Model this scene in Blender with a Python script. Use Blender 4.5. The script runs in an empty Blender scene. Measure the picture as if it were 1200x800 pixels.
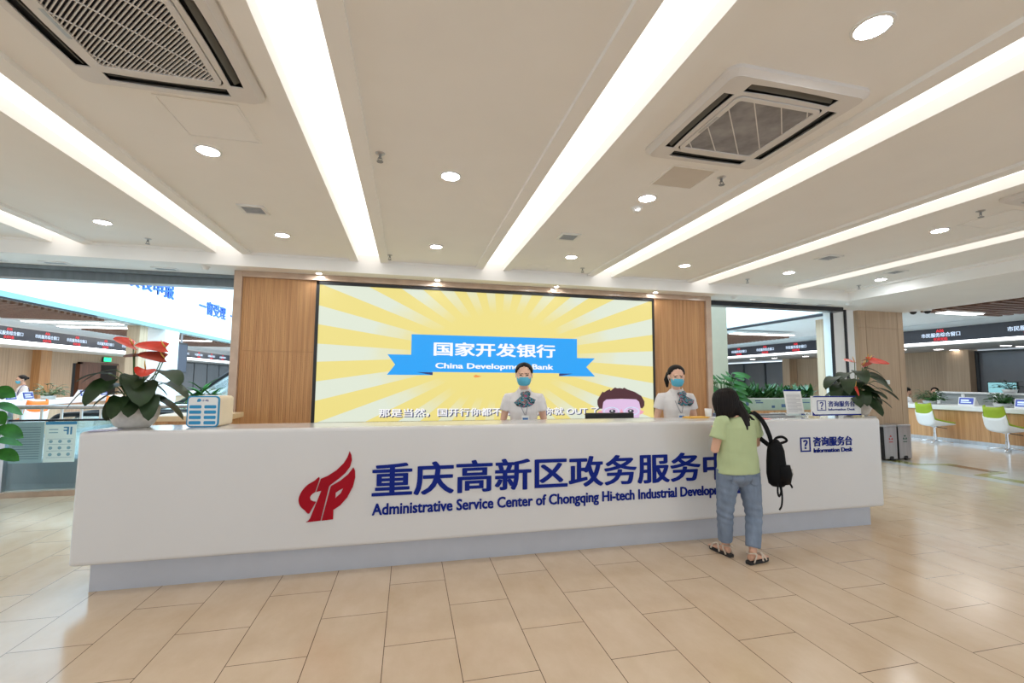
import bpy, bmesh, math, random
from mathutils import Vector, Matrix, noise as mnoise
C = bpy.context.scene.collection
S = bpy.context.scene
PI = math.pi
rad = math.radians

# ------------------------------------------------------------------ camera
cam_d = bpy.data.cameras.new('camera')
cam = bpy.data.objects.new('camera', cam_d)
C.objects.link(cam)
yaw, pitch, roll = 0.228645678, 0.0781622079, 0.0063109736
fwd = Vector((math.sin(yaw)*math.cos(pitch), math.cos(yaw)*math.cos(pitch), math.sin(pitch)))
rgt = Vector((math.cos(yaw), -math.sin(yaw), 0))
upv = rgt.cross(fwd)
r2 = rgt*math.cos(roll) + upv*math.sin(roll)
u2 = -rgt*math.sin(roll) + upv*math.cos(roll)
M = Matrix((r2, u2, -fwd)).transposed().to_4x4()
M.translation = Vector((0, 0, 1.55))
cam.matrix_world = M
cam_d.sensor_width = 36
cam_d.lens = 515.664/1200*36
cam_d.shift_y = 4.4566/1200
cam_d.clip_start = 0.05
cam_d.clip_end = 200
S.camera = cam

# ------------------------------------------------------------------ light and exposure
S.view_settings.view_transform = 'Standard'
S.view_settings.look = 'None'
EXPO = 0.64
S.view_settings.exposure = EXPO
LIT = 2**-EXPO     # screens keep their own brightness
S.view_settings.gamma = 1
S.view_settings.use_curve_mapping = False
S.cycles.use_denoising = True
S.cycles.max_bounces = 10
S.cycles.diffuse_bounces = 6
S.cycles.sample_clamp_indirect = 6
W = bpy.data.worlds.new('sky')
S.world = W
W.use_nodes = True
W.node_tree.nodes['Background'].inputs[0].default_value = (0.76, 0.89, 1.0, 1)
W.node_tree.nodes['Background'].inputs[1].default_value = 0.95
COVE = 1.22        # strength of the luminous ceiling coves
DOWN = 85.0       # strength of the downlight lenses
PANEL = 5.0       # light panels in the service halls

def area(name, loc, size, energy, col=(1, 1, 1), rot=(0, 0, 0)):
    l = bpy.data.lights.new(name, 'AREA')
    l.shape = 'RECTANGLE'
    l.size, l.size_y = size
    l.energy = energy
    l.color = col
    o = bpy.data.objects.new(name, l)
    o.location = loc
    o.rotation_euler = rot
    C.objects.link(o)
    return o
area('atrium_skylight', (1.0, 15.5, 9.0), (15, 15), 3300, (0.46, 0.78, 1.0))
area('left_hall_light', (-10.0, 20, 3.09), (2.6, 24), 230, (1.0, 0.97, 0.93))
area('right_hall_light', (12.0, 12, 3.12), (3.5, 14), 110, (1.0, 0.97, 0.93))

# ------------------------------------------------------------------ materials
def mat(name, col, rough=0.5, metal=0.0, var=0.06, scale=8.0, bump=0.0, bscale=60.0, spec=0.5, emit=None, alpha=None, trans=0.0, coat=0.0, stretch=None, sheen=0.0):
    m = bpy.data.materials.new(name)
    m.use_nodes = True
    nt = m.node_tree
    b = nt.nodes['Principled BSDF']
    tc = nt.nodes.new('ShaderNodeTexCoord')
    mp = nt.nodes.new('ShaderNodeMapping')
    nt.links.new(tc.outputs['Object'], mp.inputs[0])
    if stretch: mp.inputs['Scale'].default_value = stretch
    n = nt.nodes.new('ShaderNodeTexNoise')
    n.inputs['Scale'].default_value = scale
    n.inputs['Detail'].default_value = 4
    nt.links.new(mp.outputs[0], n.inputs['Vector'])
    r = nt.nodes.new('ShaderNodeValToRGB')
    r.color_ramp.elements[0].position = 0.3
    r.color_ramp.elements[1].position = 0.7
    r.color_ramp.elements[0].color = tuple(c*(1-var) for c in col) + (1,)
    r.color_ramp.elements[1].color = tuple(min(1, c*(1+var)) for c in col) + (1,)
    nt.links.new(n.outputs['Fac'], r.inputs[0])
    nt.links.new(r.outputs[0], b.inputs['Base Color'])
    b.inputs['Roughness'].default_value = rough
    b.inputs['Metallic'].default_value = metal
    b.inputs['Specular IOR Level'].default_value = spec
    b.inputs['Coat Weight'].default_value = coat
    b.inputs['Sheen Weight'].default_value = sheen
    if trans: b.inputs['Transmission Weight'].default_value = trans
    if alpha is not None: b.inputs['Alpha'].default_value = alpha
    if emit:
        nt.links.new(r.outputs[0], b.inputs['Emission Color'])
        b.inputs['Emission Strength'].default_value = emit
    if bump:
        n2 = nt.nodes.new('ShaderNodeTexNoise')
        n2.inputs['Scale'].default_value = bscale
        n2.inputs['Detail'].default_value = 3
        nt.links.new(mp.outputs[0], n2.inputs['Vector'])
        bp = nt.nodes.new('ShaderNodeBump')
        bp.inputs['Strength'].default_value = bump
        bp.inputs['Distance'].default_value = 0.01
        nt.links.new(n2.outputs['Fac'], bp.inputs['Height'])
        nt.links.new(bp.outputs[0], b.inputs['Normal'])
    return m

def srgb(r, g, b):
    f = lambda c: (c/255/12.92) if c/255 <= 0.04045 else ((c/255+0.055)/1.055)**2.4
    return (f(r), f(g), f(b))

def emis(name, col, strength):
    m = mat(name, col, 0.5, var=0.0)
    b = m.node_tree.nodes['Principled BSDF']
    b.inputs['Base Color'].default_value = (0, 0, 0, 1)
    for l in list(m.node_tree.links):
        if l.to_socket == b.inputs['Base Color'] or l.to_socket == b.inputs['Emission Color']: m.node_tree.links.remove(l)
    b.inputs['Base Color'].default_value = (0.02, 0.02, 0.02, 1)
    b.inputs['Emission Color'].default_value = tuple(col)+(1,)
    b.inputs['Emission Strength'].default_value = strength
    return m

def wood(name, c1, c2, axis='Z', scale=1.0, rough=0.45, flute=0.0):
    m = bpy.data.materials.new(name); m.use_nodes = True
    nt = m.node_tree; b = nt.nodes['Principled BSDF']
    tc = nt.nodes.new('ShaderNodeTexCoord'); mp = nt.nodes.new('ShaderNodeMapping')
    nt.links.new(tc.outputs['Object'], mp.inputs[0])
    s = {'Z': (30, 30, 0.9), 'X': (0.9, 30, 30), 'Y': (30, 0.9, 30)}[axis]
    mp.inputs['Scale'].default_value = tuple(k*scale for k in s)
    n = nt.nodes.new('ShaderNodeTexNoise'); n.inputs['Scale'].default_value = 1.0; n.inputs['Detail'].default_value = 6
    nt.links.new(mp.outputs[0], n.inputs['Vector'])
    r = nt.nodes.new('ShaderNodeValToRGB')
    r.color_ramp.elements[0].position = 0.32; r.color_ramp.elements[1].position = 0.68
    r.color_ramp.elements[0].color = tuple(c1)+(1,); r.color_ramp.elements[1].color = tuple(c2)+(1,)
    nt.links.new(n.outputs['Fac'], r.inputs[0]); nt.links.new(r.outputs[0], b.inputs['Base Color'])
    b.inputs['Roughness'].default_value = rough
    return m

MT = {}
MT['ceil'] = mat('ceiling_paint', (0.90, 0.885, 0.865), 0.85, var=0.015, scale=2)
MT['white_paint'] = mat('white_paint', (0.84, 0.84, 0.83), 0.7, var=0.015, scale=3)
MT['gloss_white'] = mat('gloss_white_panel', (0.70, 0.69, 0.69), 0.14, var=0.012, scale=2, coat=0.3)
MT['plinth'] = mat('satin_grey_plinth', (0.52, 0.54, 0.60), 0.35, metal=0.15, var=0.03, scale=5)
MT['stone'] = mat('beige_stone', srgb(190, 165, 145), 0.2, var=0.10, scale=6)
MT['woodpanel'] = wood('oak_panel', srgb(178, 128, 82), srgb(205, 158, 108), 'Z', 1.0)
MT['woodpale'] = wood('pale_oak_panel', srgb(178, 150, 122), srgb(196, 168, 138), 'Z', 0.8)
MT['wooddark'] = wood('dark_wood', srgb(96, 60, 42), srgb(126, 82, 58), 'Z', 1.0)
MT['woodslat'] = wood('brown_slat', srgb(105, 74, 58), srgb(130, 94, 74), 'Y', 1.0)
MT['black'] = mat('black_plastic', (0.012, 0.012, 0.014), 0.4)
MT['blacksatin'] = mat('black_satin_metal', (0.02, 0.02, 0.024), 0.3, metal=0.3)
MT['darkgrey'] = mat('dark_grey', (0.06, 0.065, 0.07), 0.5)
MT['midgrey'] = mat('mid_grey', (0.25, 0.26, 0.27), 0.5)
MT['steel'] = mat('brushed_steel', (0.55, 0.55, 0.57), 0.28, metal=1.0, var=0.08, scale=30, stretch=(1, 1, 0.05))
MT['chrome'] = mat('chrome', (0.75, 0.76, 0.78), 0.08, metal=1.0, var=0.02)
MT['navy'] = mat('navy_lettering', (0.004, 0.018, 0.22), 0.5, var=0.05, spec=0.15)
MT['red'] = mat('crimson_emblem', (0.36, 0.003, 0.014), 0.5, var=0.06, spec=0.15)
MT['white'] = mat('white_plastic', (0.82, 0.82, 0.81), 0.35, var=0.02)
MT['paper'] = mat('paper', (0.80, 0.80, 0.79), 0.7, var=0.02)
MT['cove'] = emis('cove_diffuser', (1.0, 0.945, 0.86), COVE)
MT['lens'] = emis('downlight_lens', (0.93, 0.97, 1.0), DOWN)
MT['panel_light'] = emis('light_panel', (1.0, 0.99, 0.97), PANEL)
MT['glass'] = mat('clear_glass', (0.62, 0.86, 0.88), 0.03, var=0.0, trans=1.0, alpha=0.4)
MT['window'] = mat('grey_window_glass', srgb(112, 112, 116), 0.15, var=0.06, scale=1.5)

# ------------------------------------------------------------------ mesh helpers
def box(bm, x0, x1, y0, y1, z0, z1, m=None):
    vs = [bm.verts.new((x, y, z)) for z in (z0, z1) for x, y in ((x0, y0), (x1, y0), (x1, y1), (x0, y1))]
    if m is not None:
        for v in vs: v.co = m @ v.co
    for f in ((3, 2, 1, 0), (4, 5, 6, 7), (0, 1, 5, 4), (1, 2, 6, 5), (2, 3, 7, 6), (3, 0, 4, 7)):
        bm.faces.new([vs[i] for i in f])
    return bm

def frame_for(t, ref=None):
    t = t.normalized()
    a = ref or (Vector((0, 0, 1)) if abs(t.z) < 0.95 else Vector((0, 1, 0)))
    n = (a - t*a.dot(t))
    if n.length < 1e-5: n = Vector((1, 0, 0)) - t*t.x
    n.normalize()
    return n, t.cross(n)

def loft(bm, secs, seg=14, ref=None, caps=True):
    """secs: (point, ra, rb): ra across (t x ref), rb along ref"""
    pts = [Vector(s[0]) for s in secs]
    rings = []; prev = ref
    if ref is None:
        dd = (pts[-1]-pts[0]) if (pts[-1]-pts[0]).length > 1e-4 else pts[1]-pts[0]
        prev = Vector((0, 0, 1)) if abs(dd.normalized().z) < 0.8 else Vector((0, 1, 0))
    for i, s in enumerate(secs):
        if i == 0: t = pts[1]-pts[0]
        elif i == len(pts)-1: t = pts[-1]-pts[-2]
        else: t = (pts[i+1]-pts[i]).normalized() + (pts[i]-pts[i-1]).normalized()
        n, b = frame_for(t, prev)
        if ref is None: prev = n
        ra = s[1]; rb = s[2] if len(s) > 2 else s[1]
        rings.append([bm.verts.new(pts[i] + b*(ra*math.cos(2*PI*k/seg)) + n*(rb*math.sin(2*PI*k/seg))) for k in range(seg)])
    for a, b_ in zip(rings, rings[1:]):
        for k in range(seg):
            bm.faces.new((a[k], a[(k+1) % seg], b_[(k+1) % seg], b_[k]))
    if caps:
        bm.faces.new(list(reversed(rings[0]))); bm.faces.new(rings[-1])
    return bm

def tube(bm, pts, r, seg=10):
    return loft(bm, [(p, r) for p in pts], seg)

def lathe(bm, prof, c=(0, 0, 0), seg=32, closed_bottom=True, closed_top=False, sx=1, sy=1):
    rings = []
    for r, z in prof:
        rings.append([bm.verts.new((c[0]+r*sx*math.cos(2*PI*k/seg), c[1]+r*sy*math.sin(2*PI*k/seg), c[2]+z)) for k in range(seg)])
    for a, b in zip(rings, rings[1:]):
        for k in range(seg): bm.faces.new((a[k], a[(k+1) % seg], b[(k+1) % seg], b[k]))
    if closed_bottom: bm.faces.new(list(reversed(rings[0])))
    if closed_top: bm.faces.new(rings[-1])
    return bm

def ell(bm, c, r, rot=None, seg=20, rings=12):
    m = Matrix.Translation(Vector(c)) @ (rot.to_4x4() if rot else Matrix.Identity(4)) @ Matrix.Diagonal((r[0], r[1], r[2], 1))
    bmesh.ops.create_uvsphere(bm, u_segments=seg, v_segments=rings, radius=1, matrix=m)
    return bm

def prism(bm, poly, t0, t1, fn):
    """extrude a 2D polygon: fn(u, v, t) -> xyz"""
    a = [bm.verts.new(fn(u, v, t0)) for u, v in poly]
    b = [bm.verts.new(fn(u, v, t1)) for u, v in poly]
    n = len(poly)
    bm.faces.new(list(reversed(a))); bm.faces.new(b)
    for i in range(n): bm.faces.new((a[i], a[(i+1) % n], b[(i+1) % n], b[i]))
    return bm

def rrect(x0, x1, y0, y1, r, n=6):
    out = []
    for cx, cy, a0 in ((x1-r, y1-r, 0), (x0+r, y1-r, 90), (x0+r, y0+r, 180), (x1-r, y0+r, 270)):
        for i in range(n+1):
            a = rad(a0+90*i/n); out.append((cx+r*math.cos(a), cy+r*math.sin(a)))
    return out

def BM(): return bmesh.new()

def obj(name, bm, m, parent=None, smooth=False, bevel=0.0, seg=2, world=False, fix=True):
    """link bm as one mesh object; world=True: the mesh is in world coordinates and parent is an unrotated Empty"""
    if world and parent is not None:
        off = parent_world(parent)
        bmesh.ops.translate(bm, verts=bm.verts[:], vec=-off)
    if fix: bmesh.ops.recalc_face_normals(bm, faces=bm.faces[:])
    me = bpy.data.meshes.new(name)
    bm.to_mesh(me); bm.free()
    if smooth:
        for p in me.polygons: p.use_smooth = True
    me.materials.append(m)
    o = bpy.data.objects.new(name, me)
    C.objects.link(o)
    if parent is not None: o.parent = parent
    if bevel:
        md = o.modifiers.new('bevel', 'BEVEL'); md.width = bevel; md.segments = seg; md.limit_method = 'ANGLE'; md.angle_limit = rad(35)
    return o

def parent_world(p):
    v = Vector((0, 0, 0))
    while p is not None:
        v = v + p.location; p = p.parent
    return v

def tag(o, label, cat, group=None, kind=None):
    o['label'] = label; o['category'] = cat
    if group: o['group'] = group
    if kind: o['kind'] = kind
    return o

def thing(name, label, cat, loc=(0, 0, 0), rz=0.0, group=None):
    o = bpy.data.objects.new(name, None); C.objects.link(o)
    o.location = loc; o.rotation_euler = (0, 0, rz); o.empty_display_size = 0.1
    return tag(o, label, cat, group)

def struct(name, bm, m, parent=None, **k):
    o = obj(name, bm, m, parent, **k)
    if parent is None: o['kind'] = 'structure'
    return o

def dup(root, loc, rz=None, label=None):
    r = root.copy(); C.objects.link(r); r.location = loc
    if rz is not None: r.rotation_euler = (0, 0, rz)
    if label: r['label'] = label
    for ch in list(root.children):
        c = ch.copy(); C.objects.link(c); c.parent = r
        for g in list(ch.children):
            d = g.copy(); C.objects.link(d); d.parent = c
    return r

def evaluated_mesh(o):
    dg = bpy.context.evaluated_depsgraph_get()
    return bpy.data.meshes.new_from_object(o.evaluated_get(dg))

def text_bm(body, fit, ext=0.003, bold=0.0, mirror=False):
    """lettering as a bmesh in its own x (right) / y (up) / z (towards reader) frame, fitted to (x0,x1,y0,y1)"""
    cu = bpy.data.curves.new('lettering', 'FONT')
    cu.body = body; cu.size = 1; cu.extrude = 0.5; cu.resolution_u = 3
    o = bpy.data.objects.new('lettering', cu); C.objects.link(o)
    me = evaluated_mesh(o)
    bpy.data.objects.remove(o); bpy.data.curves.remove(cu)
    bm = BM(); bm.from_mesh(me); bpy.data.meshes.remove(me)
    if bold:
        base = bm.copy(); bm.free(); bm = BM(); k = 0
        for dx, dy in ((0, 0), (bold, bold*0.5), (-bold, -bold*0.5), (bold, -bold*0.5), (-bold, bold*0.5), (0, bold*0.7), (0, -bold*0.7)):
            c = base.copy()
            for v in c.verts: v.co += Vector((dx, dy, 0)); v.co.z = v.co.z*(1-0.012*k)
            merge(bm, c); k += 1
        base.free()
    xs = [v.co.x for v in bm.verts]; ys = [v.co.y for v in bm.verts]
    x0, x1, y0, y1 = fit
    a0, a1, b0, b1 = min(xs), max(xs), min(ys), max(ys)
    if x1 is None: x1 = x0 + (a1-a0)*(y1-y0)/(b1-b0)
    for v in bm.verts:
        t = (v.co.x-a0)/(a1-a0)
        if mirror: t = 1-t
        v.co = Vector((x0+(x1-x0)*t, y0+(y1-y0)*(v.co.y-b0)/(b1-b0), ext*(v.co.z+0.5)))
    return bm

def poly_bm(loops, ext):
    """filled 2D outlines (holes allowed) in x/y, thickness ext in z"""
    cu = bpy.data.curves.new('outline', 'CURVE'); cu.dimensions = '2D'; cu.fill_mode = 'BOTH'; cu.extrude = 0.5
    for L in loops:
        sp = cu.splines.new('POLY'); sp.points.add(len(L)-1); sp.use_cyclic_u = True
        for p, q in zip(sp.points, L): p.co = (q[0], q[1], 0, 1)
    o = bpy.data.objects.new('outline', cu); C.objects.link(o)
    me = evaluated_mesh(o)
    bpy.data.objects.remove(o); bpy.data.curves.remove(cu)
    bm = BM(); bm.from_mesh(me); bpy.data.meshes.remove(me)
    for v in bm.verts: v.co.z = ext*(v.co.z+0.5)
    return bm

def place(bm, origin, xdir, ydir):
    x = Vector(xdir).normalized(); y = Vector(ydir).normalized(); z = x.cross(y)
    m = Matrix((x, y, z)).transposed().to_4x4(); m.translation = Vector(origin)
    bmesh.ops.transform(bm, matrix=m, verts=bm.verts[:])
    return bm
def front(bm, y):   # onto a vertical plane facing -Y; x,y -> world X,Z
    return place(bm, (0, y, 0), (1, 0, 0), (0, 0, 1))
def merge(bm, other):
    me = bpy.data.meshes.new('tmp'); other.to_mesh(me); other.free(); bm.from_mesh(me); bpy.data.meshes.remove(me); return bm

def catmull(L, n=6):
    out = []
    k = len(L)
    for i in range(k):
        p0, p1, p2, p3 = (Vector(L[(i+j-1) % k]) for j in range(4))
        for s in range(n):
            t = s/n
            q = 0.5*((2*p1)+(p2-p0)*t+(2*p0-5*p1+4*p2-p3)*t*t+(3*p1-p0-3*p2+p3)*t**3)
            out.append(tuple(q))
    return out
def curve3(L, n=8):
    L = [Vector(p) for p in L]; out = []
    for i in range(len(L)-1):
        p0 = L[max(i-1, 0)]; p1 = L[i]; p2 = L[i+1]; p3 = L[min(i+2, len(L)-1)]
        for s in range(n):
            t = s/n
            out.append(0.5*((2*p1)+(p2-p0)*t+(2*p0-5*p1+4*p2-p3)*t*t+(3*p1-p0-3*p2+p3)*t**3))
    out.append(L[-1]); return out

# ================================================================== SETTING
# floor: 0.79 x 0.413 m beige tiles laid lengthwise away from the camera in running bond
def floor_mat():
    m = bpy.data.materials.new('beige_floor_tiles'); m.use_nodes = True
    nt = m.node_tree; b = nt.nodes['Principled BSDF']; L = nt.links.new
    tc = nt.nodes.new('ShaderNodeTexCoord'); sp = nt.nodes.new('ShaderNodeSeparateXYZ'); cb = nt.nodes.new('ShaderNodeCombineXYZ')
    L(tc.outputs['Object'], sp.inputs[0])
    ax = nt.nodes.new('ShaderNodeMath'); ax.operation = 'ADD'; ax.inputs[1].default_value = 0.931 + 0.4132*40
    ay = nt.nodes.new('ShaderNodeMath'); ay.operation = 'ADD'; ay.inputs[1].default_value = -3.571 + 0.79*20.5
    L(sp.outputs[0], ax.inputs[0]); L(sp.outputs[1], ay.inputs[0])
    L(ay.outputs[0], cb.inputs[0]); L(ax.outputs[0], cb.inputs[1])
    br = nt.nodes.new('ShaderNodeTexBrick')
    br.offset = 0.5; br.inputs['Scale'].default_value = 1.0
    br.inputs['Brick Width'].default_value = 0.79; br.inputs['Row Height'].default_value = 0.4132
    br.inputs['Mortar Size'].default_value = 0.0022; br.inputs['Mortar Smooth'].default_value = 0.0; br.inputs['Bias'].default_value = 0.0
    br.inputs['Color1'].default_value = (0.46, 0.46, 0.46, 1); br.inputs['Color2'].default_value = (0.54, 0.54, 0.54, 1)
    L(cb.outputs[0], br.inputs['Vector'])
    n = nt.nodes.new('ShaderNodeTexNoise'); n.inputs['Scale'].default_value = 3.2; n.inputs['Detail'].default_value = 7; n.inputs['Roughness'].default_value = 0.62
    mp = nt.nodes.new('ShaderNodeMapping'); mp.inputs['Scale'].default_value = (1.3, 0.8, 1)
    L(tc.outputs['Object'], mp.inputs[0]); L(mp.outputs[0], n.inputs['Vector'])
    mixv = nt.nodes.new('ShaderNodeMath'); mixv.operation = 'ADD'
    sub = nt.nodes.new('ShaderNodeMath'); sub.operation = 'MULTIPLY'; sub.inputs[1].default_value = 0.75
    L(br.outputs['Color'], sub.inputs[0]); L(sub.outputs[0], mixv.inputs[0])
    s2 = nt.nodes.new('ShaderNodeMath'); s2.operation = 'MULTIPLY'; s2.inputs[1].default_value = 0.6
    L(n.outputs['Fac'], s2.inputs[0]); L(s2.outputs[0], mixv.inputs[1])
    r = nt.nodes.new('ShaderNodeValToRGB')
    r.color_ramp.elements[0].position = 0.48; r.color_ramp.elements[1].position = 0.86
    r.color_ramp.elements[0].color = srgb(200, 174, 144)+(1,); r.color_ramp.elements[1].color = srgb(220, 199, 174)+(1,)
    L(mixv.outputs[0], r.inputs[0])
    mx = nt.nodes.new('ShaderNodeMix'); mx.data_type = 'RGBA'
    mx.inputs['B'].default_value = srgb(92, 74, 58)+(1,)
    L(br.outputs['Fac'], mx.inputs['Factor']); L(r.outputs[0], mx.inputs['A']); L(mx.outputs['Result'], b.inputs['Base Color'])
    b.inputs['Roughness'].default_value = 0.17
    b.inputs['Specular IOR Level'].default_value = 0.4
    return m
MT['floor'] = floor_mat()
def plane(x0, x1, y0, y1, z):
    bm = BM(); bm.faces.new([bm.verts.new(p) for p in ((x0, y0, z), (x1, y0, z), (x1, y1, z), (x0, y1, z))]); return bm
bm = box(BM(), -14, 9.0, -6, 7.3, -0.1, 0)
struct('floor', bm, MT['floor'])
MT['hallfloor'] = mat('pale_hall_stone', (0.55, 0.54, 0.51), 0.12, var=0.05, scale=4)
struct('floor_hall', box(box(BM(), -14.2, 9.0, 7.3, 48, -0.1, 0), 10.3, 19, -6, 48, -0.1, 0), MT['hallfloor'])
# inlaid border strip between the two floors
MT['inlay_brown'] = mat('brown_inlay_stone', srgb(120, 92, 66), 0.15, var=0.2, scale=9)
MT['inlay_green'] = mat('olive_inlay_stone', srgb(150, 150, 70), 0.15, var=0.1, scale=9)
struct('trim_1', box(BM(), 9.0, 10.3, -6, 48, -0.1, 0), MT['hallfloor'])

# ceiling
XC = [(-6.10, -5.79), (-4.31, -4.0), (-2.52, -2.21), (-0.736, -0.437), (1.042, 1.350), (2.824, 3.129), (4.614, 4.923), (6.46, 6.77)]
ZC, ZP, ZS, YB, YW = 3.2, 3.23, 3.04, 6.44, 6.75
XL, XR, Y0 = -9.0, 7.9, -5.0
bm = BM()
def quad(*p): bm.faces.new([bm.verts.new(q) for q in p])
def hplane(x0, x1, y0, y1, z): quad((x0, y0, z), (x0, y1, z), (x1, y1, z), (x1, y0, z))
edges = [XL] + [e for c in XC for e in c] + [XR]
ST = 0.115
for i in range(0, len(edges), 2):
    x0, x1 = edges[i], edges[i+1]
    xa, xb = x0+ST, x1-ST
    hplane(x0, xa, Y0, YB, ZC); hplane(xb, x1, Y0, YB, ZC)
    ya, yb = Y0, YB-0.02
    hplane(xa, xb, ya, yb, ZP)
    quad((xa, ya, ZC), (xa, yb, ZC), (xa, yb, ZP), (xa, ya, ZP))
    quad((xb, ya, ZC), (xb, ya, ZP), (xb, yb, ZP), (xb, yb, ZC))
    quad((xa, yb, ZC), (xb, yb, ZC), (xb, yb, ZP), (xa, yb, ZP))
    hplane(xa, xb, yb, YB, ZC)
for x0, x1 in XC:     # cove side faces
    quad((x0, Y0, ZC), (x0, YB, ZC), (x0, YB, ZC+0.1), (x0, Y0, ZC+0.1))
    quad((x1, Y0, ZC), (x1, Y0, ZC+0.1), (x1, YB, ZC+0.1), (x1, YB, ZC))
# beam in front of the back wall and the lower soffit behind it
quad((XL, YB, ZS), (XR, YB, ZS), (XR, YB, ZC+0.1), (XL, YB, ZC+0.1))
quad((XR, Y0, ZS), (XR, YB, ZS), (XR, YB, ZC+0.1), (XR, Y0, ZC+0.1))
hplane(XL, 10.4, YB, 7.6, ZS); hplane(XR, 10.4, Y0, YB, ZS)
bmesh.ops.recalc_face_normals(bm, faces=bm.faces[:])
struct('ceiling', bm, MT['ceil'], fix=False)
bm = box(BM(), XL, 10.4, Y0, 7.6, 3.45, 3.6)
struct('ceiling_light_blocker', bm, MT['ceil'])  # unseen slab added above the ceiling so no sky light leaks into the lobby

# back wall behind the desk: stone border with two oak panels
bm = BM()
box(bm, -2.387, 5.17, 7.0, 7.5, 0, ZS)
struct('wall_back', bm, MT['white_paint'])
bm = BM()
box(bm, -2.387, -2.285, YW-0.05, 7.0, 0, ZS); box(bm, 5.064, 5.17, YW-0.05, 7.0, 0, ZS); box(bm, -2.285, 5.064, YW-0.05, 7.0, 2.955, ZS)
struct('trim_2', bm, MT['stone'], bevel=0.006)
for nm, x0, x1 in (('trim_3', -2.285, -1.33), ('trim_4', 4.06, 5.064)):
    bm = BM()
    box(bm, x0, x1, YW, 7.0, 0, 1.923); box(bm, x0, x1, YW, 7.0, 1.929, 2.955); box(bm, x0, x1, YW+0.012, 7.0, 1.92, 1.93)
    n = 34; w = (x1-x0)/n
    for i in range(n):
        for za, zb in ((0.0, 1.923), (1.929, 2.955)):
            box(bm, x0+i*w+0.003, x0+(i+1)*w-0.003, YW-0.006, YW, za, zb)
    struct(nm, bm, MT['woodpanel'])
struct('wall_behind_screen', box(BM(), -1.33, 4.06, YW+0.04, 7.0, 0, 2.955), MT['darkgrey'])

# openings beside the wall: shutter boxes over them
bm = box(BM(), -9, -2.387, 7.15, 7.35, 2.88, ZS); box(bm, -9, -2.387, 7.05, 7.15, 2.99, ZS)
struct('trim_5', bm, mat('grey_shutter_box', srgb(118, 126, 130), 0.35, metal=0.4, var=0.1, scale=3, stretch=(6, 1, 1)))
struct('trim_6', box(BM(), 5.17, 8.45, 7.0, 7.2, 2.955, ZS), MT['blacksatin'], bevel=0.01)
# pillar clad in pale oak at the right end of the lobby
def clad_pillar(name, x0, x1, y0, y1, z1, zsplit, seams):
    bm = BM(); box(bm, x0+0.012, x1-0.012, y0+0.012, y1-0.012, 0, z1)
    xs = [x0] + seams + [x1]
    for za, zb in ((0.0, zsplit-0.004), (zsplit+0.004, z1)):
        for a, b_ in zip(xs, xs[1:]):
            box(bm, a+0.005, b_-0.005, y0, y0+0.03, za, zb)
        for a, b_ in ((y0, (y0+y1)/2), ((y0+y1)/2, y1)):
            box(bm, x0, x0+0.03, a+0.004, b_-0.004, za, zb); box(bm, x1-0.03, x1, a+0.004, b_-0.004, za, zb)
        box(bm, x0+0.005, x1-0.005, y1-0.03, y1, za, zb)
    return struct(name, bm, MT['woodpale'])
clad_pillar('wall_pillar_right', 9.08, 10.28, 7.22, 8.0, ZS, 2.68, [9.27, 10.12])
# white wall strip with dark shutter tracks between opening and pillar
bm = box(BM(), 8.44, 8.98, 7.24, 7.45, 0, ZS)
struct('wall_strip_right', bm, MT['white_paint'])
bm = box(BM(), 8.37, 8.44, 7.215, 7.24, 0, 2.96); box(bm, 8.72, 8.78, 7.215, 7.24, 0, ZS)
struct('trim_7', bm, MT['blacksatin'], bevel=0.01)
clad_pillar('wall_pillar_hall', 9.84, 10.5, 8.5, 8.9, 3.08, 2.66, [])
# ------------------------------------------------------------------ atrium and service halls behind the openings
MT['parapet'] = mat('white_parapet', (0.88, 0.90, 0.92), 0.6, var=0.01, scale=2)
MT['teal_edge'] = mat('teal_glass_edge', srgb(140, 175, 178), 0.2, var=0.05)
MT['blue_letter'] = mat('blue_lettering', srgb(40, 95, 215), 0.4, var=0.04)
MT['hallceil'] = mat('hall_ceiling', (0.80, 0.84, 0.86), 0.7, var=0.02)
def wallX(name, x0, x1, y0, y1, z0, z1, m): return struct(name, box(BM(), x0, x1, y0, y1, z0, z1), m)
pl = wallX('wall_atrium_left', -7.75, -7.55, 7.6, 48, 3.17, 6.6, MT['parapet'])
struct('trim_8', box(BM(), -7.78, -7.52, 7.6, 48, 3.06, 3.17), MT['teal_edge'])
struct('trim_9', box(BM(), -7.60, -7.525, 7.6, 12.8, 3.02, 3.06), MT['blacksatin'])
wallX('wall_atrium_right', 9.6, 9.8, 7.6, 48, 3.2, 6.6, MT['parapet'])
struct('trim_10', box(BM(), 9.54, 9.6, 8.0, 40, 3.11, 3.17), MT['blacksatin'])
wallX('wall_atrium_far', -14.2, 9.7, 48, 48.2, 0, 7.5, MT['parapet'])
# hall ceilings with brown slats and light panels
for nm, xa, xb in (('ceiling_hall_left', -14.2, -7.75), ('ceiling_hall_right', 9.8, 19)):
    struct(nm, box(BM(), xa, xb, 7.6 if xa < 0 else -2, 48, 3.22, 3.3), MT['hallceil'])
def slat_field(label, x0, x1, y0, y1, along, z, pitch=0.2):
    bm = BM()
    if along == 'X':
        y = y0
        while y < y1: box(bm, x0, x1, y, y+0.09, z, z+0.07); y += pitch
    else:
        x = x0
        while x < x1: box(bm, x, x+0.09, y0, y1, z, z+0.07); x += pitch
    o = obj('ceiling_grille', bm, MT['woodslat']); tag(o, label, 'ceiling'); return o
slat_field('brown slatted ceiling field above the counter with the green chairs', 11.2, 13.6, 3.0, 7.6, 'X', 3.12)
slat_field('brown slatted ceiling field seen through the opening right of the screen wall', 10.4, 13.4, 13.2, 21, 'X', 3.12)
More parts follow.
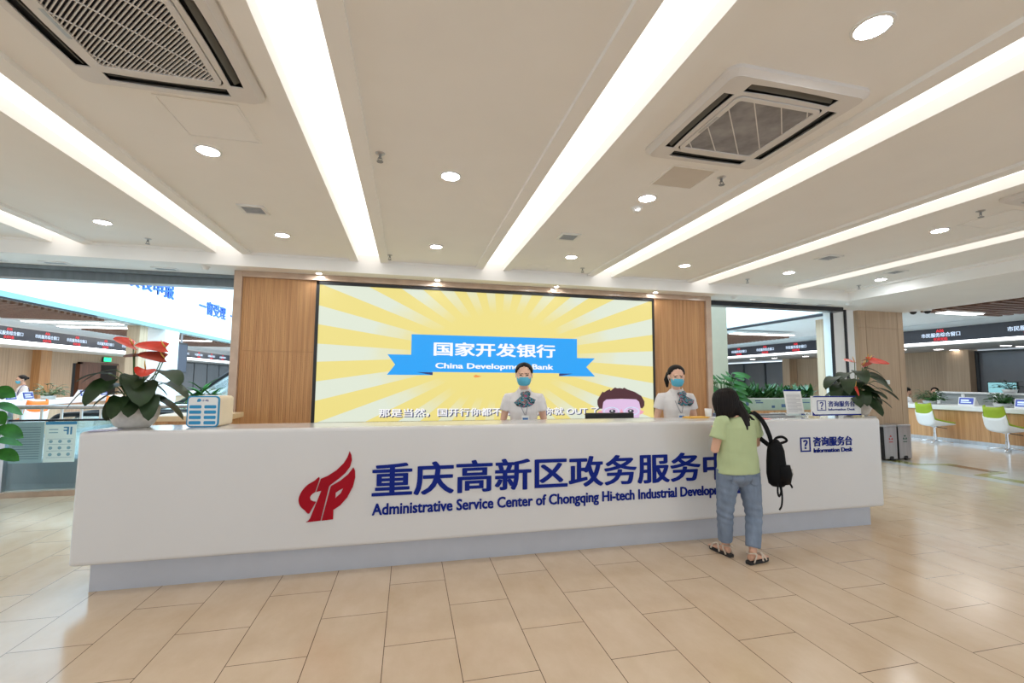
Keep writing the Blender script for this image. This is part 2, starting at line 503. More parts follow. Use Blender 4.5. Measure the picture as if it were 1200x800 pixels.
slat_field('brown slatted ceiling field over the hall left of the atrium', -10.7, -8.4, 10.5, 14.6, 'X', 3.12)
slat_field('far brown slatted ceiling field in the left hall above the hanging screen', -10.7, -8.4, 17.5, 25, 'X', 3.12)
def light_panel(label, x0, x1, y0, y1, z=3.10):
    t = thing('ceiling_light_panel', label, 'ceiling light', ((x0+x1)/2, (y0+y1)/2, z), group=None)
    bm = box(BM(), x0-0.02, x1+0.02, y0-0.02, y1+0.02, z+0.012, z+0.06); obj('housing', bm, MT['white'], t, world=True)
    obj('diffuser', box(BM(), x0, x1, y0, y1, z, z+0.012), MT['panel_light'], t, world=True)
light_panel('long light panel among the brown slats right of the pillar', 11.55, 12.65, 7.2, 7.42)
light_panel('light panel beside the brown slats, seen above the right ticker in the opening', 10.3, 12.6, 12.2, 12.5)
light_panel('far light panel above the ticker in the right opening', 10.3, 12.6, 17.8, 18.1)
light_panel('light panel at the end of the near brown slats in the left hall', -10.6, -8.3, 15.0, 15.3)
light_panel('light panel farther back in the left hall', -10.6, -8.3, 16.3, 16.6)
light_panel('farthest light panel in the left hall, over the hanging screen', -10.6, -8.3, 21.0, 21.3)
# right hall: bulkhead, lower ceiling, back wall
struct('ceiling_bulkhead_right', box(BM(), 14.53, 18.4, -2, 27, 2.60, 2.66), mat('grey_low_ceiling', (0.50, 0.50, 0.50), 0.6, var=0.02))
struct('wall_bulkhead_right', box(BM(), 14.53, 14.7, -2, 27, 2.66, 3.22), MT['white_paint'])
bm = BM()
for ya, yb in ((10.9, 12.3), (12.32, 13.9), (13.92, 15.4), (15.42, 16.9)): box(bm, 17.5, 17.6, ya, yb, 0, 2.6)
struct('wall_right', bm, MT['woodpale'])
struct('wall_pier_right', box(box(BM(), 17.2, 17.6, 10.25, 10.88, 0, 2.6), 17.1, 17.6, 16.9, 17.3, 0, 2.6), MT['woodpale'])
def window(nm, x, y0, y1, z0, z1, n):
    bm = box(BM(), x, x+0.04, y0, y1, z0, z1); w = struct(nm, bm, MT['window'])
    f = BM()
    for i in range(n+1):
        y = y0+(y1-y0)*i/n; box(f, x-0.06, x+0.06, y-0.035, y+0.035, z0, z1)
    box(f, x-0.05, x+0.05, y0, y1, z1-0.06, z1)
    obj('window_frame', f, MT['darkgrey'], w)
window('window_1', 17.5, 2.0, 10.2, 0, 2.55, 6)
window('window_2', 17.5, 17.3, 26.0, 0, 2.5, 6)
wallX('wall_right_end', 9.8, 18.4, 26, 26.2, 0, 3.2, MT['woodpale'])
MT['glow_white'] = emis('led_strip', (0.95, 0.98, 1.0), 4.0)
# left hall: back wall with door and exit sign
bm = BM()
y = 8.0
while y < 27:
    if not (21.2 < y+0.7 < 23.6): box(bm, -13.1, -13.0, y+0.004, y+1.436, 0, 2.6)
    else: box(bm, -13.1, -13.0, y+0.004, y+1.436, 2.1, 2.6)
    y += 1.44
struct('wall_left', bm, MT['woodpale'])
struct('wall_left_pier', box(BM(), -13.0, -12.75, 19.0, 19.5, 0, 2.6), MT['woodpanel'])
struct('wall_left_behind_door', box(BM(), -14.1, -14.0, 19, 26, 0, 2.6), MT['darkgrey'])
struct('ceiling_bulkhead_left', box(BM(), -13.2, -11.48, 7.6, 48, 2.50, 2.56), MT['hallceil'])
struct('wall_bulkhead_left', box(BM(), -11.75, -11.5, 7.6, 48, 2.56, 3.22), MT['white_paint'])
window('window_3', -13.04, 27.4, 44, 0, 2.5, 9)
d = struct('door_1', box(BM(), -13.0, -12.94, 21.35, 22.5, 0, 2.08), MT['wooddark'])
obj('door_frame', box(box(BM(), -13.05, -12.9, 21.2, 21.34, 0, 2.15), -13.05, -12.9, 21.2, 23.6, 2.08, 2.16), MT['wooddark'], d)
obj('door_handle', tube(BM(), [(-12.92, 22.38, 1.0), (-12.88, 22.38, 1.0), (-12.88, 22.26, 1.0)], 0.012), MT['steel'], d)
t = thing('exit_sign', 'green lit exit sign above the brown door in the left hall', 'exit sign', (-12.9, 22.85, 2.3))
obj('sign_case', box(BM(), -12.98, -12.92, 22.6, 23.1, 2.22, 2.42), MT['darkgrey'], t, world=True)
obj('sign_face', box(BM(), -12.92, -12.91, 22.62, 23.08, 2.235, 2.405), emis('exit_green', (0.02, 0.9, 0.3), 1.6), t, world=True)

# LED ticker boards along the bulkheads
MT['ticker'] = mat('ticker_black', srgb(24, 30, 44), 0.3, var=0.05)
MT['led_blue'] = emis('led_blue_white', (0.62, 0.78, 1.0), 1.3*LIT)
MT['led_red'] = emis('led_red', (1.0, 0.02, 0.04), LIT)
def ticker(name_label, x, y0, y1, z0, z1, face, centers, width):
    t = thing('led_ticker_board', name_label, 'LED sign', (x, y0, z0))
    xa, xb = (x, x+0.1) if face < 0 else (x-0.1, x)
    obj('board', box(BM(), xa, xb, y0, y1, z0, z1), MT['ticker'], t, world=True)
    obj('light_strip', box(BM(), xa-0.01, xb+0.01, y0, y1, z0-0.05, z0), MT['glow_white'], t, world=True)
    zc = (z0+z1)/2
    base = None
    for c in centers:
        if base is None:
            base = []
            for body, w, za, zb, m in (('市民服务综合窗口', width, zc-0.055, zc+0.065, MT['led_blue']), ('A06', width*0.2, zc+0.075, zc+0.16, MT['led_red']), ('欢迎光临', width*0.36, zc-0.16, zc-0.07, MT['led_red'])):
                b = text_bm(body, (-w/2, w/2, za-z0, zb-z0), 0.004, 0.012)
                yd = (0, face, 0)
                place(b, (0, 0, 0), yd, (0, 0, 1))
                o = obj('lettering', b, m, t, fix=False); o.location = (face*0.001, c-y0, 0)
                base.append(o)
        else:
            for s in base:
                o = s.copy(); C.objects.link(o); o.location = (face*0.001, c-y0, 0)
ticker('black LED ticker board with white and red lettering in the right hall', 14.39, -1.5, 25.8, 2.68, 3.06, -1, [7.3, 9.18, 10.8, 12.4, 13.9, 15.4, 16.9, 18.6, 20.3], 0.92)
ticker('black LED ticker board with white and red lettering in the left hall', -11.35, 8.0, 44, 2.62, 3.0, 1, [12.85, 14.28, 15.71, 17.1, 18.4, 19.9, 21.35, 22.9, 24.4, 26, 27.6, 29.2, 30.8, 32.4, 34], 0.95)
# blue wall lettering on the left parapet
def left_text(nm, body, y0, y1, z0, z1, label):
    b = text_bm(body, (y0, y1, z0, z1), 0.03, 0.02)
    place(b, (-7.549, 0, 0), (0, 1, 0), (0, 0, 1))
    o = obj(nm, b, MT['blue_letter'], fix=False); tag(o, label, 'wall lettering')
left_text('wall_lettering', '填表申报', 13.85, 16.33, 4.07, 4.53, 'blue lettering high on the white parapet, the left group near the shutter box')
left_text('wall_lettering', '一窗受理', 18.12, 20.5, 3.95, 4.47, 'blue lettering on the white parapet, the right group next to the stone border')

left_text('wall_lettering', '一次办好', 21.0, 23.4, 3.95, 4.47, 'blue lettering on the white parapet, mostly hidden by the stone border')
# square recessed lights under the right bulkhead
MT['sq'] = emis('square_lens', (1, 0.98, 0.95), 6.0)
k = 0
for px, py, w in ((16.4, 12.2, 'rearmost beside the pillar'), (16.35, 10.5, 'under the ticker lettering'), (15.4, 10.9, 'front row beside the pillar'), (17.1, 10.55, 'rear row before the wooden wall'), (16.3, 8.85, 'front row above the second green chair'), (17.1, 8.95, 'rear row at the right edge above the grey window'),
                  (16.0, 17.9, 'far left under the ticker in the opening'), (16.0, 16.6, 'second from the left under the ticker in the opening'), (16.0, 15.0, 'near the wooden pillar under the ticker'), (16.9, 14.9, 'behind its neighbour near the wooden pillar')):
    t = thing('recessed_light', 'small square recessed light, ' + w, 'ceiling light', (px, py, 2.6), group='square recessed lights in the right hall')
    obj('trim_ring', box(BM(), -0.1, 0.1, -0.1, 0.1, -0.008, 0.0), MT['white'], t)
    obj('lens', box(BM(), -0.08, 0.08, -0.08, 0.08, -0.014, -0.008), MT['sq'], t)

# ------------------------------------------------------------------ ceiling fixtures in the lobby
for i, (x0, x1) in enumerate(XC):
    if i == 0: continue
    lab = ['', 'leftmost ceiling cove light strip, cut off by the left edge', 'cove light strip left of the left air conditioner', 'wide cove light strip overhead, right of the left air conditioner', 'cove light strip ending above the middle of the screen', 'cove light strip right of the right air conditioner', 'second cove light strip from the right', 'rightmost thin cove light strip'][i]
    o = obj('cove_light', box(BM(), x0-0.0, x1+0.0, Y0, YB-0.001, ZC+0.1, ZC+0.13), MT['cove'])
    tag(o, 'long glowing warm white ' + lab, 'ceiling light')
def downlight(x, y, z, r, label, grp):
    t = thing('downlight', label, 'ceiling light', (x, y, z), group=grp)
    b = lathe(BM(), [(r*0.98, -0.001), (r*1.22, -0.001), (r*1.22, -0.007), (r, -0.009), (r*0.98, -0.001)], seg=28, closed_bottom=False)
    obj('trim_ring', b, MT['white'], t, smooth=False)
    b = BM(); bmesh.ops.create_circle(b, cap_ends=True, segments=28, radius=r, matrix=Matrix.Translation((0, 0, -0.006)))
    obj('lens', b, MT['lens'], t)
DL = [(-3.28, 5.55, 'left bay, far left of the ceiling'), (-3.28, 3.56, ''), (-1.49, 3.57, 'below the left access panel'), (-1.49, 5.54, 'above the left end of the screen'), (0.295, 3.55, 'centre bay, nearer one'), (0.295, 5.55, 'centre bay, farther one'),
      (2.10, 1.525, 'large in view beside the right air conditioner'), (2.10, 3.56, 'between the right air conditioner and the screen'), (2.12, 5.57, 'bay right of centre, close to the beam'), (3.88, 5.58, 'above the right end of the screen wall'),
      (5.68, 3.56, 'right side between the two thin light strips'), (5.68, 5.55, 'above the right opening'), (7.49, 5.55, 'rightmost, beyond the last light strip')]
for x, y, w in DL:
    if w: downlight(x, y, ZP, 0.072, 'lit round downlight in the beige ceiling, ' + w, 'round ceiling downlights')
for x, w in ((-1.28, 'above the left edge of the screen'), (0.38, 'above the left middle of the screen'), (2.26, 'above the right middle of the screen'), (4.02, 'above the right edge of the screen')):
    downlight(x, 6.60, ZS, 0.035, 'tiny spotlight in the soffit ' + w, 'small soffit spotlights')
def sprinkler(x, y, z, label):
    t = thing('sprinkler', label, 'sprinkler', (x, y, z))
    obj('escutcheon', lathe(BM(), [(0.0, -0.012), (0.02, -0.012), (0.034, -0.004), (0.036, 0)], seg=20, closed_bottom=False), MT['steel'], t, smooth=True)
    b = tube(BM(), [(0, 0, -0.008), (0, 0, -0.04)], 0.009)
    for s in (-1, 1): tube(b, [(s*0.008, 0, -0.03), (s*0.016, 0, -0.045), (s*0.004, 0, -0.062)], 0.003, 6)
    obj('frame', b, MT['midgrey'], t)
    obj('deflector', lathe(BM(), [(0.004, -0.066), (0.024, -0.066), (0.024, -0.062), (0.004, -0.062)], seg=16, closed_top=True), MT['midgrey'], t)
for x, y, w in ((-0.25, 3.31, 'above the centre between the two middle light strips'), (-0.295, 6.1, 'close to the beam over the left part of the screen'), (2.5, 6.1, 'close to the beam over the right part of the screen'), (-3.13, 6.1, 'near the beam over the left opening'), (5.42, 3.05, 'between the two right-hand light strips'), (7.6, 6.0, 'near the beam at the far right'), (5.40, 6.09, 'near the beam over the right opening'), (2.478, 3.04, 'just below the right air conditioner')):
    sprinkler(x, y, ZP, 'small metal ceiling sprinkler ' + w)
def detector(x, y, z, label):
    t = thing('smoke_detector', label, 'smoke detector', (x, y, z))
    obj('base', lathe(BM(), [(0.055, 0), (0.055, -0.012), (0.045, -0.016)], seg=24, closed_bottom=False), MT['white'], t, smooth=True)
    obj('sensor', lathe(BM(), [(0.045, -0.016), (0.036, -0.04), (0.02, -0.048), (0.0, -0.048)], seg=24, closed_bottom=False), MT['white'], t, smooth=True)
detector(2.12, 3.79, ZP, 'white smoke detector beside a downlight below the right air conditioner')
detector(-2.70, 6.6, ZS, 'white smoke detector in the soffit left of the oak panel')
detector(5.55, 6.6, ZS, 'white smoke detector in the soffit right of the oak panel')
detector(8.1, 6.6, ZS, 'white smoke detector in the soffit beside the oak pillar')
MT['louvre'] = mat('grey_louvre', (0.42, 0.45, 0.50), 0.5)
def vent(x, y, z, w, l, label, n=5):
    t = thing('ceiling_vent', label, 'air vent', (x, y, z))
    obj('frame', place(poly_bm([[(-w/2, -l/2), (w/2, -l/2), (w/2, l/2), (-w/2, l/2)], [(-w/2+0.03, -l/2+0.03), (w/2-0.03, -l/2+0.03), (w/2-0.03, l/2-0.03), (-w/2+0.03, l/2-0.03)]], 0.014), (0, 0, -0.014), (1, 0, 0), (0, 1, 0)), MT['white'], t)
    obj('duct', box(BM(), -w/2+0.03, w/2-0.03, -l/2+0.03, l/2-0.03, -0.003, -0.001), MT['midgrey'], t)
    b = BM()
    for i in range(n):
        yy = -l/2+0.03+(l-0.06)*(i+0.5)/n
        box(b, -w/2+0.03, w/2-0.03, yy-0.008, yy+0.008, -0.012, -0.004)
    obj('louvre', b, MT['louvre'], t)
vent(-1.55, 4.75, ZP, 0.24, 0.24, 'small grey air vent in the ceiling above the left oak panel')
vent(1.78, 4.77, ZP, 0.24, 0.24, 'small grey air vent in the ceiling above the middle of the screen')
vent(5.49, 4.72, ZP, 0.24, 0.24, 'small grey air vent in the ceiling between the right light strips')
vent(7.18, 5.1, ZP, 0.22, 0.22, 'small air vent in the ceiling at the far right of the lobby')
for x, w in ((-5.23, 'in the soffit at the left edge'), (-4.53, 'in the soffit over the left opening, middle one'), (-3.28, 'in the soffit over the left opening next to the oak panel'), (6.25, 'in the soffit right of the oak panel'), (7.05, 'in the soffit over the right opening, middle one'), (7.75, 'in the soffit over the right opening next to the pillar')):
    vent(x, 6.85, ZS, 0.3, 0.14, 'small grey air vent ' + w, 3)
def access(x, y, z, w, l, label, m):
    t = thing('access_panel', label, 'access panel', (x, y, z))
    obj('frame', place(poly_bm([[(-w/2, -l/2), (w/2, -l/2), (w/2, l/2), (-w/2, l/2)], [(-w/2+0.014, -l/2+0.014), (w/2-0.014, -l/2+0.014), (w/2-0.014, l/2-0.014), (-w/2+0.014, l/2-0.014)]], 0.006), (0, 0, -0.006), (1, 0, 0), (0, 1, 0)), MT['ceil'], t)
    obj('hatch', box(BM(), -w/2+0.018, w/2-0.018, -l/2+0.018, l/2-0.018, -0.004, -0.001), m, t)
MT['hatch'] = mat('beige_hatch', (0.66, 0.60, 0.53), 0.8, var=0.02)
access(-1.30, 3.14, ZP, 0.46, 0.46, 'square access panel in the ceiling next to the left air conditioner', MT['ceil'])
access(2.17, 3.12, ZP, 0.40, 0.36, 'beige access panel in the ceiling below the right air conditioner', MT['hatch'])
access(1.83, 6.22, ZP, 0.34, 0.22, 'thin outlined access panel in the ceiling close to the beam', MT['ceil'])
access(5.9, 3.17, ZP, 0.46, 0.46, 'access panel in the ceiling at the right edge between the light strips', MT['ceil'])

# ceiling cassette air conditioners
MT['ac'] = mat('ac_plastic', (0.74, 0.71, 0.69), 0.45, var=0.015)
MT['acfilter'] = mat('dusty_filter', srgb(150, 148, 150), 0.9, var=0.28, scale=7, bump=0.3, bscale=20)
MT['flap'] = mat('grey_flap', (0.12, 0.115, 0.10), 0.5)
MT['grille_back'] = mat('dark_filter', (0.018, 0.016, 0.026), 0.9)
def diag(bm, h, pitch, w, z0, z1, kind):
    c = -2*h+pitch/2
    while c < 2*h:
        # line x + s*y = c clipped to the square; kind 0 runs along (1,-1), kind 1 along (1,1)
        s = 1 if kind == 0 else -1
        pts = sorted({(round(x, 5), round((c-x)*s, 5)) for x in (-h, h) if abs(c-x) <= h} | {(round(c-s*y, 5), round(y, 5)) for y in (-h, h) if abs(c-s*y) <= h})
        if len(pts) >= 2:
            (xa, ya), (xb, yb) = pts[0], pts[-1]
            d = Vector((xb-xa, yb-ya, 0)); L = d.length
            if L > 0.01:
                m = Matrix.Translation((xa, ya, 0)) @ Matrix.Rotation(math.atan2(d.y, d.x), 4, 'Z')
                box(bm, 0, L, -w, w, z0, z1, m)
        c += pitch*1.41421
def cassette(cx, cy, label, filt):
    t = thing('ceiling_air_conditioner', label, 'air conditioner', (cx, cy, ZP))
    h = 0.475; D = -0.045
    b = BM()
    outer = rrect(-h, h, -h, h, 0.07)
    inner = rrect(-0.305, 0.305, -0.305, 0.305, 0.04)
    # chamfered face plate with four slots cut out
    loops = [rrect(-h+0.03, h-0.03, -h+0.03, h-0.03, 0.05), inner]
    sl = []
    for k in range(4):
        a = rad(90*k); L = 0.30
        pts = [(-L, 0.330), (-L*0.5, 0.337), (0, 0.340), (L*0.5, 0.337), (L, 0.330), (L+0.0, 0.398), (L*0.5, 0.405), (0, 0.407), (-L*0.5, 0.405), (-L, 0.398)]
        sl.append([(x*math.cos(a)-y*math.sin(a), x*math.sin(a)+y*math.cos(a)) for x, y in pts])
    plate = place(poly_bm(loops+sl, 0.006), (0, 0, D), (1, 0, 0), (0, 1, 0))
    o1 = [b.verts.new((x, y, 0)) for x, y in outer]; o2 = [b.verts.new((x, y, -0.02)) for x, y in outer]; i2 = [b.verts.new((x, y, D+0.003)) for x, y in loops[0]]
    n = len(outer)
    for A, B in ((o1, o2), (o2, i2)):
        for i in range(n): b.faces.new((A[i], A[(i+1) % n], B[(i+1) % n], B[i]))
    merge(b, plate)
    obj('face_plate', b, MT['ac'], t)
    obj('air_duct', box(BM(), -0.42, 0.42, -0.42, 0.42, -0.02, 0.0), MT['black'], t)
    for k in range(4):
        b = BM(); m = Matrix.Rotation(rad(90*k), 4, 'Z')
        box(b, -0.285, 0.285, -0.018, 0.018, -0.004, 0.0, m @ Matrix.Translation((0, 0.368, D+0.018)) @ Matrix.Rotation(rad(38), 4, 'X'))
        obj('flap', b, MT['flap'], t)
    g = rrect(-0.300, 0.300, -0.300, 0.300, 0.05)
    gi = rrect(-0.268, 0.268, -0.268, 0.268, 0.02)
    obj('grille_frame', place(poly_bm([g, gi], 0.014), (0, 0, D-0.006), (1, 0, 0), (0, 1, 0)), MT['ac'], t)
    if filt:
        obj('filter', box(BM(), -0.271, 0.271, -0.271, 0.271, D+0.002, D+0.012), MT['acfilter'], t)
        b = BM()
        diag(b, 0.270, 0.135, 0.003, D-0.002, D+0.002, 1)
        obj('grille_rib', b, MT['ac'], t)
    else:
        obj('filter', box(BM(), -0.271, 0.271, -0.271, 0.271, D+0.012, D+0.016), MT['grille_back'], t)
        b = BM()
        diag(b, 0.270, 0.0165, 0.0027, D-0.002, D+0.008, 0); diag(b, 0.270, 0.185, 0.003, D-0.004, D, 1)
        obj('grille', b, MT['ac'], t)
    obj('label_strip', box(BM(), -0.292, -0.274, -0.10, 0.08, D-0.0075, D-0.006), MT['steel'], t)
cassette(-1.35, 2.36, 'ceiling air conditioner with a slatted dark grille, at the upper left', False)
cassette(2.105, 2.35, 'ceiling air conditioner with a dusty grey filter, at the upper right', True)
cassette(5.69, 2.35, 'ceiling air conditioner just cut by the right edge of the view', True)
# dome cameras and bullet cameras
for x, y, w in ((10.12, 6.9, 'nearer the pillar'), (10.28, 6.75, 'right one of the pair')):
    t = thing('dome_camera', 'small black dome camera under the soffit, ' + w, 'security camera', (x, y, ZS))
    obj('base', lathe(BM(), [(0.07, 0), (0.07, -0.03), (0.06, -0.04)], seg=24, closed_bottom=False), MT['white'], t, smooth=True)
    obj('dome', lathe(BM(), [(0.058, -0.035), (0.054, -0.06), (0.035, -0.085), (0.0, -0.095)], seg=24, closed_bottom=False), MT['black'], t, smooth=True)
def bullet(x, y, z, dx, label):
    t = thing('bullet_camera', label, 'security camera', (x, y, z))
    obj('arm', tube(BM(), [(-dx*0.5, 0.1, 0.12), (-dx*0.2, 0.02, 0.1), (0, 0, 0)], 0.02, 8), MT['white'], t)
    obj('body', loft(BM(), [((0, 0.0, 0.02), 0.05), ((dx*0.3, -0.25, -0.1), 0.05)], 14), MT['black'], t)
bullet(-7.3, 12.2, 4.15, 0.6, 'black bullet camera on an arm before the white parapet at the left')
bullet(9.4, 13.0, 4.5, -0.5, 'black bullet camera before the white parapet in the right opening')
# ------------------------------------------------------------------ reception desk
desk = thing('reception_desk', 'long glossy white reception desk with blue lettering and red flame emblem', 'reception desk', (1.365, 4.05, 0))
obj('panel', box(BM(), -2.31, 5.04, 3.825, 4.285, 0.212, 1.157), MT['gloss_white'], desk, world=True, bevel=0.03, seg=4)
obj('return_counter', box(box(BM(), 4.45, 5.30, 4.288, 4.75, 0.3, 1.157), 5.043, 5.30, 4.05, 4.287, 0.95, 1.157), MT['gloss_white'], desk, world=True, bevel=0.02)
obj('return_base', box(BM(), 4.5, 5.28, 4.3, 4.7, 0.0, 0.3), MT['plinth'], desk, world=True)
obj('plinth', box(BM(), -2.222, 4.948, 3.92, 4.24, 0.0, 0.213), MT['plinth'], desk, world=True)
obj('worktop', box(box(BM(), 1.55, 2.62, 4.284, 4.8, 0.73, 0.76), 3.35, 4.44, 4.284, 4.8, 0.73, 0.76), MT['white'], desk, world=True)
obj('support', box(box(BM(), 1.6, 1.63, 4.3, 4.75, 0, 0.73), 4.38, 4.41, 4.3, 4.75, 0, 0.73), MT['white'], desk, world=True)
YD = 3.8245
def desk_text(body, fit, bold, nm='lettering'):
    return obj(nm, front(text_bm(body, fit, 0.006, bold), YD), MT['navy'], desk, world=True, fix=False)
desk_text('重庆高新区政务服务中心', (-0.275, 3.46, 0.588, 0.862), 0.024)
desk_text('Administrative Service Center of Chongqing Hi-tech Industrial Development Zone', (-0.268, 3.42, 0.418, 0.540), 0.03)
# flame emblem in three pieces; px: traced outline in emblem units, mapped to metres on the panel
EX = lambda u: -0.835 + (u-80)*0.000889
EZ = lambda v: 0.966 - (v-95)*0.000898
def emb(loops):
    b = poly_bm([[(EX(u), EZ(v)) for u, v in L] for L in loops], 0.008)
    return obj('emblem', front(b, YD), MT['red'], desk, world=True)
A = catmull([(262, 330), (215, 347), (160, 380), (118, 430), (96, 492), (108, 548), (145, 588), (200, 608)], 5)[:-5]
emb([A + [(240, 526), (216, 521), (195, 508), (187, 488), (196, 468), (212, 452), (230, 440)]])
B = [(273, 328), (330, 305), (400, 260), (460, 200), (490, 150), (508, 95), (524, 130), (530, 175), (517, 232), (480, 285), (430, 330), (355, 385), (343, 402), (283, 690), (163, 695), (182, 684), (197, 662), (280, 432), (238, 441)]
emb([B])
P_ = [(363, 393), (440, 350), (500, 300), (545, 240), (560, 270), (564, 330), (547, 410), (502, 500), (445, 566), (387, 604), (387, 684), (292, 690), (357, 402)]
H_ = [(402, 456), (430, 436), (463, 420), (444, 462), (400, 502)]
emb([P_, H_])
# small information desk mark on the right
sq = [(3.963, 0.825), (4.088, 0.825), (4.088, 0.972), (3.963, 0.972)]
si = [(3.975, 0.838), (4.076, 0.838), (4.076, 0.959), (3.975, 0.959)]
obj('pictogram_frame', front(poly_bm([sq, si], 0.006), YD), MT['navy'], desk, world=True)
desk_text('？', (3.998, 4.053, 0.853, 0.946), 0.03)
desk_text('咨询服务台', (4.125, 4.632, 0.876, 0.975), 0.025)
desk_text('Information Desk', (4.128, 4.632, 0.812, 0.858), 0.025)

# ------------------------------------------------------------------ LED screen on the back wall
scr = thing('led_screen', 'wide black framed LED screen with yellow sunburst and blue ribbon banner', 'screen', (1.365, YW, 0.899))
b = BM(); z0, z1 = 0.899, 2.95
for a in ((-1.33, -1.288, z0, z1), (4.03, 4.06, z0, z1), (-1.33, 4.06, z0, 0.932), (-1.33, 4.06, 2.905, z1)):
    box(b, a[0], a[1], YW-0.03, YW+0.03, a[2], a[3])
obj('bezel', b, MT['black'], scr, world=True)
def sunburst():
    m = bpy.data.materials.new('sunburst_picture'); m.use_nodes = True
    nt = m.node_tree; L = nt.links.new; b = nt.nodes['Principled BSDF']
    tc = nt.nodes.new('ShaderNodeTexCoord'); sp = nt.nodes.new('ShaderNodeSeparateXYZ'); L(tc.outputs['Object'], sp.inputs[0])
    def mth(op, a, b_=None, c=None):
        n = nt.nodes.new('ShaderNodeMath'); n.operation = op
        for i, v in enumerate((a, b_, c)):
            if v is None: continue
            if isinstance(v, (int, float)): n.inputs[i].default_value = v
            else: L(v, n.inputs[i])
        return n.outputs[0]
    x = mth('MULTIPLY', sp.outputs[0], 1/1.2); z = mth('SUBTRACT', sp.outputs[2], 1.02)
    ang = mth('ARCTAN2', z, x)
    s = mth('COSINE', mth('MULTIPLY', ang, 26.0))
    band = mth('GREATER_THAN', s, 0.05)
    rr = mth('SQRT', mth('ADD', mth('MULTIPLY', mth('MULTIPLY', x, x), 0.55), mth('MULTIPLY', z, z)))
    n = nt.nodes.new('ShaderNodeTexNoise'); n.inputs['Scale'].default_value = 4; L(tc.outputs['Object'], n.inputs['Vector'])
    rr = mth('ADD', rr, mth('MULTIPLY', mth('SUBTRACT', n.outputs['Fac'], 0.5), 0.25))
    fade = nt.nodes.new('ShaderNodeMapRange'); fade.inputs[1].default_value = 0.66; fade.inputs[2].default_value = 1.25; L(rr, fade.inputs[0])
    fac = mth('MULTIPLY', band, fade.outputs[0])
    mx = nt.nodes.new('ShaderNodeMix'); mx.data_type = 'RGBA'
    mx.inputs['A'].default_value = srgb(236, 220, 132)+(1,); mx.inputs['B'].default_value = srgb(222, 230, 212)+(1,)
    L(fac, mx.inputs['Factor'])
    L(mx.outputs['Result'], b.inputs['Emission Color']); b.inputs['Emission Strength'].default_value = LIT
    b.inputs['Base Color'].default_value = (0.02, 0.02, 0.02, 1); b.inputs['Roughness'].default_value = 0.5
    return m
obj('display', box(BM(), -1.288, 4.03, YW-0.005, YW+0.02, 0.932, 2.905), sunburst(), scr, world=True)
def lit(nm, col): return emis(nm, srgb(*col), LIT)
LB, LW, LN = lit('screen_blue', (0, 160, 245)), lit('screen_white', (250, 250, 252)), lit('screen_navy', (28, 44, 110))
def screen_poly(nm, L, m, lay): return obj(nm, front(poly_bm(L if isinstance(L[0][0], tuple) else [L], 0.001), YW-0.006-0.0015*lay), m, scr, world=True)
def screen_text(body, fit, m, lay, bold): return obj('lettering', front(text_bm(body, fit, 0.001, bold), YW-0.006-0.0015*lay), m, scr, world=True, fix=False)
screen_poly('ribbon', [(-0.32, 1.612), (0.34, 1.612), (0.34, 1.66), (2.36, 1.66), (2.36, 1.612), (2.972, 1.612), (2.82, 1.765), (2.972, 1.91), (2.66, 1.91), (2.66, 2.222), (0.022, 2.222), (0.022, 1.914), (-0.32, 1.914), (-0.207, 1.764)], LB, 0)
screen_poly('ribbon_fold', [[(0.11, 1.655), (0.345, 1.655), (0.345, 1.612)], [(2.585, 1.655), (2.35, 1.655), (2.35, 1.612)]], LN, 1)
screen_text('国家开发银行', (0.352, 2.288, 1.905, 2.118), LW, 1, 0.028)
screen_text('China Development Bank', (0.382, 2.255, 1.69, 1.80), LW, 1, 0.03)
for m, dx, dz, lay in ((LN, 0.018, -0.014, 1), (LW, 0, 0, 2)):
    screen_text('那是当然，国开行你都不知道？那你就 OUT 了', (-0.42+dx, 3.03+dx, 0.995+dz, 1.118+dz), m, lay, 0.02)
OR = lit('screen_orange', (240, 150, 70))
screen_poly('orange_mark', [(0.96, 1.60), (1.0, 1.625), (1.03, 1.615), (1.09, 1.60), (1.04, 1.585), (0.99, 1.58)], OR, 0)
# cartoon head at the lower right of the picture (plain generic man with glasses)
HR, SK, PK, DK, BL = lit('screen_brown', (74, 28, 40)), lit('screen_skin', (222, 190, 226)), lit('screen_pink', (238, 160, 180)), lit('screen_dark', (40, 40, 60)), lit('screen_pale', (205, 225, 245))
fx = lambda u: 3.008 + (u-275)*0.001172
fz = lambda v: 1.432 - (v-185)*0.00118
T = lambda L: [(fx(u), fz(v)) for u, v in L]
screen_poly('cartoon_ear', [T([(345, 500), (280, 520), (300, 550), (365, 570)]), T([(935, 500), (995, 520), (965, 552), (915, 570)])], PK, 0)
screen_poly('cartoon_face', T(catmull([(350, 470), (370, 370), (430, 345), (640, 342), (850, 345), (910, 370), (935, 470), (920, 570), (880, 655), (640, 668), (400, 655), (355, 570)], 4)), SK, 2)
screen_poly('cartoon_hair', T([(305, 478), (275, 420), (275, 360), (320, 290), (355, 240), (375, 252), (420, 225), (470, 205), (475, 232), (520, 198), (545, 182), (580, 196), (620, 190), (660, 200), (685, 184), (730, 208), (850, 245), (950, 300), (1000, 380), (998, 440), (965, 480), (935, 470), (915, 385), (870, 350), (640, 340), (410, 350), (365, 385), (348, 478)]), HR, 3)
def ringp(cx, cy, rx, ry, n=20): return T([(cx+rx*math.cos(2*PI*i/n), cy+ry*math.sin(2*PI*i/n)) for i in range(n)])
screen_poly('cartoon_eye', [ringp(500, 513, 48, 24), ringp(783, 513, 48, 24)], DK, 3)
screen_poly('cartoon_glint', [ringp(495, 508, 15, 9), ringp(778, 508, 15, 9)], LW, 4)
